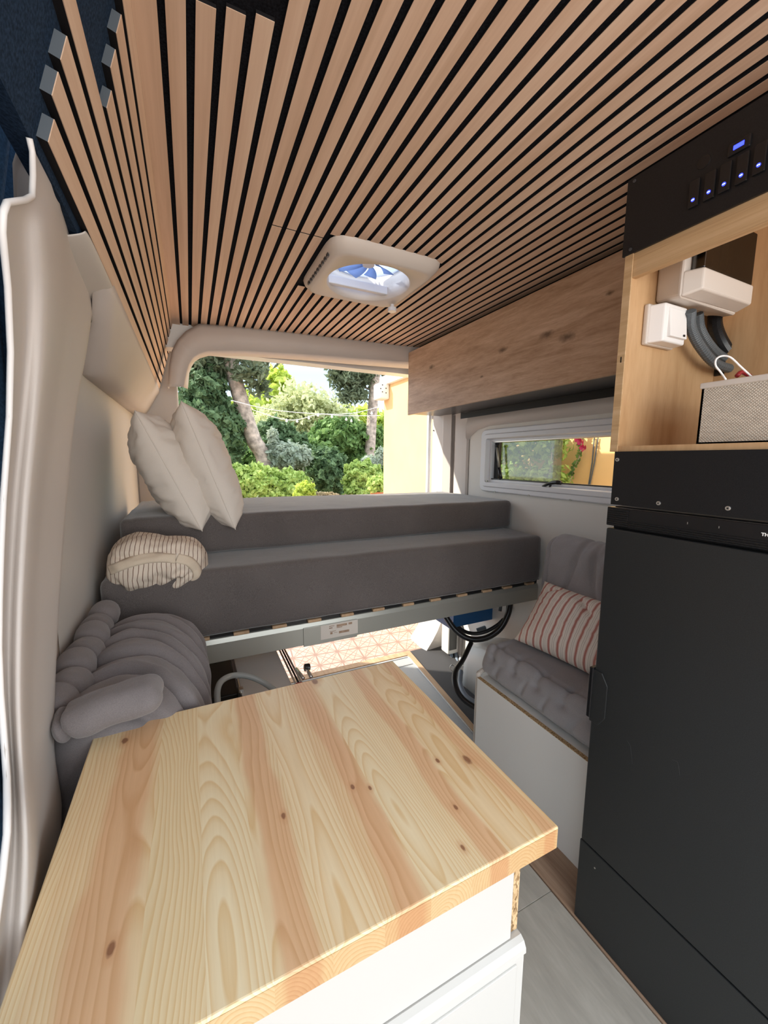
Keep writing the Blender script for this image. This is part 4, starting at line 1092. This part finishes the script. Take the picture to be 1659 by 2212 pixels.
# under the bed, right
vb = empty('battery_charger', 'bright blue metal charger hanging under the bed on the right', 'charger')
q0, q1, q2 = ay(976, 1332, 1.62), ay(980, 1356, 1.62), ay(1040, 1340, 1.70)
mb = MB(); mb.hexa([(q0.x, 1.62, q1.z), (q2.x + .02, 1.62, q1.z), (q2.x + .02, 1.75, q1.z), (q0.x, 1.75, q1.z), (q0.x, 1.62, q1.z + .085), (q2.x + .02, 1.62, q1.z + .085), (q2.x + .02, 1.75, q1.z + .085), (q0.x, 1.75, q1.z + .085)])
mb.build('casing', M['blue'], vb, bevel=.002)
box('side_flange', (q0.x - .004, 1.60, q1.z - .006), (q0.x - .001, 1.76, q1.z + .085), M['blue'], vb)
pu = empty('control_box', 'white boxed controller with dark label on the rear right wall', 'control box')
c0, c1 = ay(966, 1350, 1.92), ay(1008, 1402, 1.92)
box('casing', (c0.x, 1.90, c1.z), (c1.x, 1.98, c0.z + .05), M['white'], pu, .01, seg=3)
box('dark_label', (c0.x + .004, 1.897, c1.z + .03), (c0.x + (c1.x - c0.x) * .38, 1.901, c0.z + .01), M['dark'], pu, .001)
for nm, px, r, mat, lb_ in (
    ('hose', [(960, 1328, 1.6), (985, 1362, 1.55), (1015, 1380, 1.5), (1050, 1378, 1.45), (1080, 1358, 1.42), (1098, 1325, 1.42), (1104, 1290, 1.44)], .014, 'hose', 'thick black hose looping under the blue charger'),
    ('hose', [(972, 1332, 1.66), (1000, 1362, 1.64), (1035, 1368, 1.6), (1075, 1350, 1.55), (1112, 1310, 1.52)], .010, 'hose', 'thinner black hose looping behind the thick one'),
    ('hose', [(1018, 1388, 1.5), (1000, 1425, 1.45), (984, 1450, 1.4), (983, 1480, 1.34), (1000, 1510, 1.28), (1032, 1532, 1.22)], .012, 'hose', 'black hose dropping to the floor beside the white wheel arch'),
    ('hose', [(996, 1450, 1.46), (994, 1475, 1.40), (1006, 1503, 1.32), (1034, 1522, 1.24)], .011, 'bluehose', 'blue grey hose curving on the floor inside the black one'),
    ('hose', [(975, 1404, 1.94), (976, 1422, 1.9), (984, 1442, 1.82)], .011, 'bluehose', 'blue grey pipe under the white controller, nearest the pillar'),
    ('hose', [(984, 1404, 1.93), (986, 1422, 1.88), (990, 1442, 1.8)], .010, 'bluehose', 'middle blue grey pipe under the white controller'),
    ('hose', [(993, 1402, 1.92), (994, 1420, 1.87), (998, 1440, 1.78)], .009, 'frame', 'pale pipe under the white controller, beside the blue grey ones'),
    ('hose', [(1030, 1362, 1.7), (1060, 1352, 1.66), (1085, 1345, 1.62)], .012, 'conduit', 'ribbed grey conduit behind the black hoses')):
    tag(MB().tube(hosepts(px, 48), r, 10, ribs=.08 if mat == 'conduit' else 0).build(nm, M[mat], smooth=True), lb_, 'hose')
for k, (a0, b0) in enumerate((((1085, 1288), (1080, 1320)), ((1098, 1285), (1096, 1330)), ((1112, 1283), (1110, 1340)), ((1126, 1282), (1118, 1345)))):
    tag(MB().tube([ay(a0[0], a0[1], 1.50), ay(b0[0], b0[1], 1.48)], .008, 8).build('cable', M['hose'] if k % 2 else M['conduit'], smooth=True),
        ['first short cable hanging left of the striped pillow corner, grey', 'second hanging cable left of the striped pillow corner, black', 'third hanging cable by the striped pillow corner, grey', 'hanging black cable touching the striped pillow corner'][k], 'cable')
o = MB().tube([ay(1048, 1332, 1.66), ay(1060, 1330, 1.66)], .014, 12).build('switch_knob', M['red'], bevel=.003); tag(o, 'red round isolator switch under the bed beside the blue charger', 'switch')
# wheel arch
wa = MB(); rows = []
for y_ in np.linspace(1.17, 1.62, 14):
    h_ = .12 + .17 * math.sin(PI * (y_ - .9) / .9)
    rows.append([Vector((1.265, y_, .001)), Vector((1.27, y_, h_ * .6)), Vector((1.29, y_, h_ * .9)), Vector((1.32, y_, h_)), Vector((WX - .002, y_, h_ + .01))])
wa.grid(rows); struct(wa.build('trim_11', M['paint'], smooth=True, solid=.004), 'white painted rear wheel arch')
tor = MB(); c = ay(978, 1444, 1.72)
tor.tube([c + Vector((.016 * math.cos(t_), .010 * math.sin(t_), .012 * math.sin(t_) + .004)) for t_ in np.linspace(0, 2 * PI, 20)], .003, 8)
tag(tor.build('lashing_ring', M['chrome'], smooth=True), 'small steel lashing ring on the dark rear floor', 'ring')

# ================================================================== OUTSIDE
GZ = -.55
g = MB().box((-14, -6, GZ - .1), (14, 7.0, GZ))
struct(g.build('ground', M['paving']), 'pink patterned paving outside the van')
struct(MB().box((-30, 7.0, GZ - .1), (30, 45, GZ + .01)).build('ground_soil', M['soil']), 'garden soil beyond the paving')
hs = empty('house_wall', 'orange yellow rendered house wall with white coping', 'wall')
HX = 2.25; hy1 = ax(829, 950, HX).y; hzt = ax(826, 836, HX).z
MB().box((HX, .2, GZ), (HX + .35, hy1, hzt)).build('rendered_wall', M['house'], hs)
MB().box((HX - .05, .2, hzt), (HX + .4, hy1 + .04, ax(826, 817, HX).z)).build('coping', M['coping'], hs, bevel=.008)
a_, b_ = ax(818, 828, HX - .12), ax(833, 858, HX - .12)
wlp = MB().box((HX - .14, hy1 - .16, b_.z), (HX - .0, hy1 + .02, a_.z)).build('wall_lamp', M['coping'], bevel=.02, seg=3)
tag(wlp, 'white perforated box lamp at the top corner of the house wall', 'lamp')
for (px, py) in ((824, 831), (822, 839), (828, 838), (824, 846), (828, 848)):
    p = ay(px, py, hy1 - .165); MB().tube([(HX - .10 + (px - 824) * .012, hy1 - .162, p.z), (HX - .10 + (px - 824) * .012, hy1 - .158, p.z)], .008, 8).build('vent_hole', M['dark'], wlp)
# cables on wall seen through the side window
tag(MB().tube([ax(1284, 945, HX - .01), ax(1279, 1000, HX - .01), ax(1270, 1056, HX - .01)], .004, 6).build('wall_cable', M['conduit']), 'left one of two thin grey cables on the wall outside the window', 'cable')
tag(MB().tube([ax(1292, 945, HX - .01), ax(1284, 1000, HX - .01), ax(1272, 1056, HX - .01)], .004, 6).build('wall_cable', M['conduit']), 'right one of two thin grey cables on the wall outside the window', 'cable')

def leafmesh(blobs, n, size, aspect=1.8, seed=1, shell=.55, bend=.25, up=0.0, clump=0):
    r = np.random.default_rng(seed); out_v = []; out_f = []
    ws = np.array([b[1][0] * b[1][1] + b[1][1] * b[1][2] + b[1][0] * b[1][2] for b in blobs]); ws = ws / ws.sum()
    for (c, rad), w_ in zip(blobs, ws):
        k = int(n * w_) + 1
        d = r.normal(size=(k, 3)); d /= np.linalg.norm(d, axis=1)[:, None]
        rr = (shell + (1 - shell) * r.random(k) ** .6)
        bump = 1 + .26 * np.sin(d[:, 0] * 7 + seed) * np.sin(d[:, 2] * 8 + d[:, 1] * 5 + seed * 2) + .08 * np.sin(d[:, 0] * 17 + d[:, 2] * 13)
        pos = np.array(c) + d * np.array(rad) * (rr * bump)[:, None]
        if clump:
            cen = pos[::clump]; pos = np.repeat(cen, clump, 0)[:k] + r.normal(size=(k, 3)) * size * 2.2
        nn = d * 1.0 + r.normal(size=(k, 3)) * .8; nn /= np.linalg.norm(nn, axis=1)[:, None]
        t1 = np.cross(nn, r.normal(size=(k, 3)) + np.array([0, 0, up])); t1 /= np.linalg.norm(t1, axis=1)[:, None] + 1e-9
        t2 = np.cross(nn, t1)
        s_ = size * (.6 + .8 * r.random(k))[:, None]
        a = pos - t1 * s_ * aspect; b = pos + t2 * s_ + nn * s_ * bend; c_ = pos + t1 * s_ * aspect; e_ = pos - t2 * s_ + nn * s_ * bend
        base = len(out_v) if isinstance(out_v, list) else 0
        out_v.append(np.stack([a, b, c_, e_], 1).reshape(-1, 3))
    V = np.concatenate(out_v); nf = len(V) // 4
    me = bpy.data.meshes.new('leaves'); me.vertices.add(len(V)); me.vertices.foreach_set('co', V.astype(np.float32).ravel())
    me.loops.add(nf * 4); me.loops.foreach_set('vertex_index', np.arange(nf * 4, dtype=np.int32)); me.polygons.add(nf)
    me.polygons.foreach_set('loop_start', np.arange(0, nf * 4, 4, dtype=np.int32)); me.update(calc_edges=True); me.validate()
    return me
def blob(px, py, Y, rx, rz, ry_=None):
    """centre in pixels at depth Y; radii in pixels"""
    c = ay(px, py, Y); s_ = (Y * .99) / FPX * 1.03
    return (tuple(c), (rx * s_, (ry_ or (rx + rz) / 2) * s_, rz * s_))
def shrub(name, label, cat, blobs, n, size, mat, seed, stems=None, parent=None, core=None, **kw):
    ctr_ = np.mean([b[0] for b in blobs], 0)
    t = parent or empty(name, label, cat)
    me = leafmesh(blobs, n, size, seed=seed, **kw); me.materials.append(mat)
    o = bpy.data.objects.new('foliage', me); C.objects.link(o); o.parent = t
    if stems:
        for s_ in stems: MB().tube(*s_).build('stem', M['bark'], t, smooth=True)
    return t
def stems_for(blobs, k=5, r=.02):
    out_ = []
    for c, rad in blobs:
        for j in range(max(1, k // 2)):
            a_ = random.uniform(0, 2 * PI); q = random.uniform(.2, .7)
            out_.append(([(c[0] + .1 * math.cos(a_) * rad[0], c[1], GZ), (c[0] + .3 * math.cos(a_) * rad[0], c[1] + .2 * math.sin(a_) * rad[1], (GZ + c[2]) / 2), (c[0] + q * math.cos(a_) * rad[0], c[1] + q * math.sin(a_) * rad[1], c[2] + rad[2] * .5)], [r, r * .7, r * .35], 6))
    return out_
def mk(name, label, cat, bl, n, size, mat, seed, k=5, r=.02, **kw): return shrub(name, label, cat, bl, n, size, M[mat], seed, stems_for(bl, k, r), **kw)

# far belt of trees
mk('tree', 'pale yellow green sunlit tree at far left behind the leaning trunk', 'tree', [blob(455, 945, 19, 60, 75), blob(530, 930, 19, 45, 65)], 5200, .11, 'leaf_yellow', 101, 3, .08)
mk('tree', 'tall bright yellow green tree in the middle against the sky', 'tree', [blob(600, 850, 20, 32, 45), blob(575, 895, 20, 40, 38), blob(632, 885, 20, 34, 34)], 5200, .10, 'leaf_yellow', 102, 3, .08)
mk('tree', 'wide pale olive domed tree behind the dark shrubs', 'tree', [blob(660, 905, 15, 62, 60), blob(715, 925, 15, 45, 48), blob(610, 930, 15, 48, 50)], 9500, .065, 'leaf_olive', 103, 12, .05, clump=5)
mk('tree', 'bright green tree behind the string lights at the right', 'tree', [blob(765, 915, 18, 50, 34), blob(815, 930, 18, 30, 40)], 3600, .10, 'leaf_yellow', 104, 3, .07)
mk('hedge', 'broad mid green hedge belt behind the garden', 'hedge', [blob(430, 1010, 17, 70, 60), blob(560, 1000, 17, 70, 55), blob(690, 1000, 17, 80, 55), blob(820, 1000, 17, 70, 55)], 9000, .09, 'leaf_mid', 105, 2, .05)
# mid shrubs
mk('tree', 'dense dark green evergreen at the left edge of the rear opening', 'tree', [blob(440, 850, 9, 42, 50), blob(430, 920, 9, 60, 60), blob(480, 935, 9, 40, 62), blob(420, 1000, 9, 50, 50)], 15000, .038, 'leaf_dark', 106, 4, .06)
mk('shrub', 'dark green shrub left of centre behind the silver plant', 'shrub', [blob(590, 945, 11, 34, 36), blob(625, 975, 11, 40, 45)], 6000, .045, 'leaf_dark', 107)
mk('shrub', 'big mid green bushy shrub in the centre behind the garden', 'shrub', [blob(740, 945, 11.5, 62, 42), blob(690, 985, 11.5, 50, 45), blob(780, 1000, 11.5, 40, 50), blob(815, 960, 11.5, 22, 40)], 14000, .042, 'leaf_mid', 108, 8, .03)
mk('shrub', 'dark grey green shrub right of centre in front of the big one', 'shrub', [blob(705, 1015, 9.5, 40, 45), blob(735, 1035, 9.5, 26, 34)], 7000, .034, 'leaf_dark', 109)
mk('shrub', 'silver leaved shrub beside the leaning pine trunk', 'shrub', [blob(612, 985, 9, 38, 28), blob(590, 945, 9, 9, 18), blob(650, 985, 9, 20, 22)], 5200, .030, 'leaf_silver', 110, 5, .012)
mk('shrub', 'loose grey green shrub at the foot of the right pine', 'shrub', [blob(800, 1000, 10, 22, 16), blob(822, 985, 10, 12, 18)], 1800, .03, 'leaf_silver', 111)
mk('hedge', 'bright green rounded bush at the lower left of the garden', 'bush', [blob(560, 1045, 8, 48, 38), blob(625, 1050, 8, 42, 34), blob(515, 1040, 8, 30, 34), blob(600, 1080, 8, 60, 26)], 13000, .026, 'leaf_bright', 112, 4, .015)
mk('bush', 'small yellow green bush in front of the bright green bush', 'bush', [blob(658, 1065, 7, 22, 22)], 2200, .020, 'leaf_yellow', 113)
mk('hedge', 'clipped round bush beside the house wall', 'bush', [blob(785, 1030, 7.5, 42, 34, 42), blob(785, 1065, 7.5, 44, 30, 42)], 12000, .020, 'leaf_bright', 114, 6, .015, shell=.8)
mk('ground_cover', 'low russet ground cover plants in front of the bushes', 'plants', [blob(700, 1078, 7, 30, 14), blob(745, 1082, 7, 30, 12), blob(670, 1085, 7, 20, 10)], 4000, .018, 'leaf_russet', 115, 3, .008)
# agave clump
ag = empty('yucca_plant', 'spiky strap leaved yucca clump beside the white pillow', 'plant')
c0 = ay(548, 1108, 6.5); mb = MB()
for k in range(70):
    a_ = random.uniform(0, 2 * PI); el = random.uniform(.15, 1.35); L_ = random.uniform(.22, .40)
    d0 = Vector((math.cos(a_) * math.cos(el), math.sin(a_) * math.cos(el), math.sin(el))); sd = Vector((-math.sin(a_), math.cos(a_), 0))
    r = []
    for j in range(5):
        t_ = j / 4; p = c0 + d0 * L_ * t_ + Vector((0, 0, -.10 * t_ * t_)); w_ = .014 * (1 - t_ ** 2) + .001
        r.append([p - sd * w_, p + Vector((0, 0, .004)), p + sd * w_])
    mb.grid(r)
mb.build('leaf_rosette', M['leaf_silver'], ag); MB().tube([(c0.x, c0.y, GZ), (c0.x, c0.y, c0.z + .02)], .05, 8).build('stem', M['bark'], ag)
# potted plant by the wall
pp_ = empty('potted_plant', 'small leafy plant in a terracotta pot at the foot of the house wall', 'potted plant')
pc_ = ay(818, 1062, 5.9)
MB().tube([(pc_.x, pc_.y, GZ + .0), (pc_.x, pc_.y, pc_.z - .06), (pc_.x, pc_.y, pc_.z)], [.10, .13, .14], 16).build('pot', M['terracotta'], pp_)
me = leafmesh([((pc_.x - .02, pc_.y, pc_.z + .10), (.17, .15, .14))], 900, .020, seed=9); me.materials.append(M['leaf_bright']); o = bpy.data.objects.new('foliage', me); C.objects.link(o); o.parent = pp_

# pines
def pine_tree(label, pts, rads, Y, blobs, n, seed, branches):
    t = empty('pine_tree', label, 'tree')
    P = [ay(x_, y_, Y) for x_, y_ in pts]
    base = P[0]; P = [Vector((base.x + (base.x - P[1].x) * .6, base.y, GZ))] + P
    sp_ = spline(P, 40); rr = [np.interp(k / (len(sp_) - 1), [0, 1], [rads[0], rads[1]]) for k in range(len(sp_))]
    MB().tube(sp_, rr, 14).build('trunk', M['bark'], t, smooth=True)
    mb = MB()
    for br in branches:
        q = spline([ay(x_, y_, Y + dy) for x_, y_, dy in br], 12); mb.tube(q, [max(.006, rads[1] * .28 * (1 - .8 * k / len(q))) for k in range(len(q))], 6)
    mb.build('branch', M['bark'], t, smooth=True)
    me = leafmesh(blobs, int(n * .6), .030, aspect=3.0, seed=seed, shell=.15, clump=12); me.materials.append(M['leaf_pine'])
    o = bpy.data.objects.new('needles', me); C.objects.link(o); o.parent = t
pine_tree('leaning pine with thick pale trunk seen through the rear opening', [(572, 1000), (548, 950), (525, 880), (508, 820), (497, 765), (490, 700)], (.17, .14), 9,
          [blob(450, 790, 9, 42, 22), blob(540, 800, 8.6, 34, 20), blob(430, 830, 9, 25, 25), blob(470, 740, 9, 80, 25), blob(560, 760, 9, 40, 20), blob(555, 835, 9, 18, 10)], 7000, 201,
          [[(505, 800, 0), (530, 805, .2), (565, 820, .3)], [(500, 780, 0), (470, 790, .2), (430, 800, .3)], [(512, 835, 0), (480, 840, .3), (440, 850, .3)], [(500, 775, 0), (540, 780, .3), (580, 790, .3)]])
pine_tree('upright pine with ivy at its foot next to the house wall', [(797, 1010), (800, 960), (805, 880), (812, 800), (816, 740)], (.17, .13), 11,
          [blob(745, 820, 11, 38, 24), blob(770, 850, 11, 30, 18), blob(730, 795, 11, 25, 14), blob(840, 800, 11, 28, 16), blob(785, 810, 11, 30, 25), blob(745, 860, 11, 20, 8)], 5200, 202,
          [[(808, 845, 0), (780, 835, .2), (740, 830, .3)], [(812, 820, 0), (780, 800, .2), (745, 800, .3)], [(806, 865, 0), (775, 860, .2), (735, 862, .3)], [(812, 800, 0), (775, 790, .2), (725, 800, .2)]])
# string lights
st_ = empty('string_lights', 'garden string lights hanging across in front of the trees', 'string lights')
for k, w_ in enumerate(([(500, 865), (560, 880), (610, 888), (690, 894), (760, 893), (822, 878)], [(545, 885), (600, 903), (640, 907), (690, 895), (740, 898), (822, 898)])):
    MB().tube(spline([ay(x_, y_, 7.2) for x_, y_ in w_], 40), .006, 5).build('wire', M['lip'], st_, smooth=True)
for (x_, y_) in ((619, 909), (642, 910), (667, 903), (687, 897), (717, 900), (748, 906), (803, 893), (759, 909)):
    c = ay(x_, y_, 7.2); MB().tube([c + Vector((0, 0, .035)), c + Vector((0, 0, .015)), c, c + Vector((0, 0, -.018)), c + Vector((0, 0, -.028))], [.010, .012, .022, .020, .006], 10).build('bulb', M['bulb'], st_, smooth=True)

# shrub added for the hedge reflection in the pane, and bougainvillea outside
a_ = ax(1075, 980, 1.95); b_ = ax(1210, 980, 1.95)
bl = [((2.02, (a_.y + b_.y) / 2 + dy, 1.2 + dz), (.16, .26, .16)) for dy, dz in ((.28, .12), (-.18, .14), (.2, -.17), (-.2, -.15))]
ym = b_.y + .03
bl = [((2.05, y_, z_), (.14, .16, r_)) for y_, z_, r_ in ((ym + .18, 1.34, .14), (ym + .45, 1.33, .15), (ym + .16, 1.06, .12), (ym + .42, 1.05, .14), (ym + .75, 1.2, .2))]
mk('shrub', 'green shrub added in place of the hedge reflection in the smoked side pane', 'shrub', bl, 5200, .012, 'leaf_bright', 301, 4, .010)
bv = empty('bougainvillea', 'thin climbing bougainvillea with magenta flowers outside the side window', 'climbing plant')
vp = spline([Vector((HX - .03, ax(1228, 1050, HX - .03).y, GZ)), ax(1226, 1070, HX - .03), ax(1232, 1040, HX - .03), ax(1240, 1010, HX - .03), ax(1252, 985, HX - .03), ax(1256, 950, HX - .03), ax(1262, 925, HX - .03)], 30)
MB().tube(vp, .004, 6).build('stem', M['bark'], bv, smooth=True)
lf_ = MB(); r2 = random.Random(4)
for q in vp[12:]:
    for s_ in range(3):
        a0 = r2.uniform(0, 2 * PI); L_ = r2.uniform(.022, .034); d0 = Vector((-.3, math.cos(a0), math.sin(a0) * .7)).normalized(); sd = Vector((-.5, 0, 0)).cross(d0).normalized()
        lf_.add([q, q + d0 * L_ * .5 + sd * L_ * .38, q + d0 * L_, q + d0 * L_ * .5 - sd * L_ * .38], [(0, 1, 2, 3)])
lf_.build('leaves', M['leaf_mid'], bv)
fl2 = MB()
for (x_, y_) in ((1262, 968), (1250, 948), (1257, 955)):
    c = ax(x_, y_, HX - .05)
    for s_ in range(9):
        a0 = r2.uniform(0, 2 * PI); L_ = .03; d0 = Vector((-.6, math.cos(a0), math.sin(a0))).normalized(); sd = Vector((-.5, .2, .1)).cross(d0).normalized()
        fl2.add([c, c + d0 * L_ * .6 + sd * L_ * .45, c + d0 * L_, c + d0 * L_ * .6 - sd * L_ * .45], [(0, 1, 2, 3)])
fl2.build('flowers', M['flower'], bv)
for o in C.objects:
    if o.parent is None and 'category' in o:
        k = o.name.split('.')[0]
        g = {'white_pillow': 'white pillows on the bed', 'mattress': 'charcoal mattresses stacked on the bed', 'conduit': 'conduits below the electrical box',
             'hose': 'hoses and pipes under the bed', 'cable': 'cables hanging by the striped pillow', 'wall_cable': 'cables on the house wall', 'pine_tree': 'pines behind the van',
             'tree': 'trees behind the garden', 'shrub': 'shrubs in the garden'}.get(k)
        if g: o['group'] = g
bpy.context.view_layer.update()
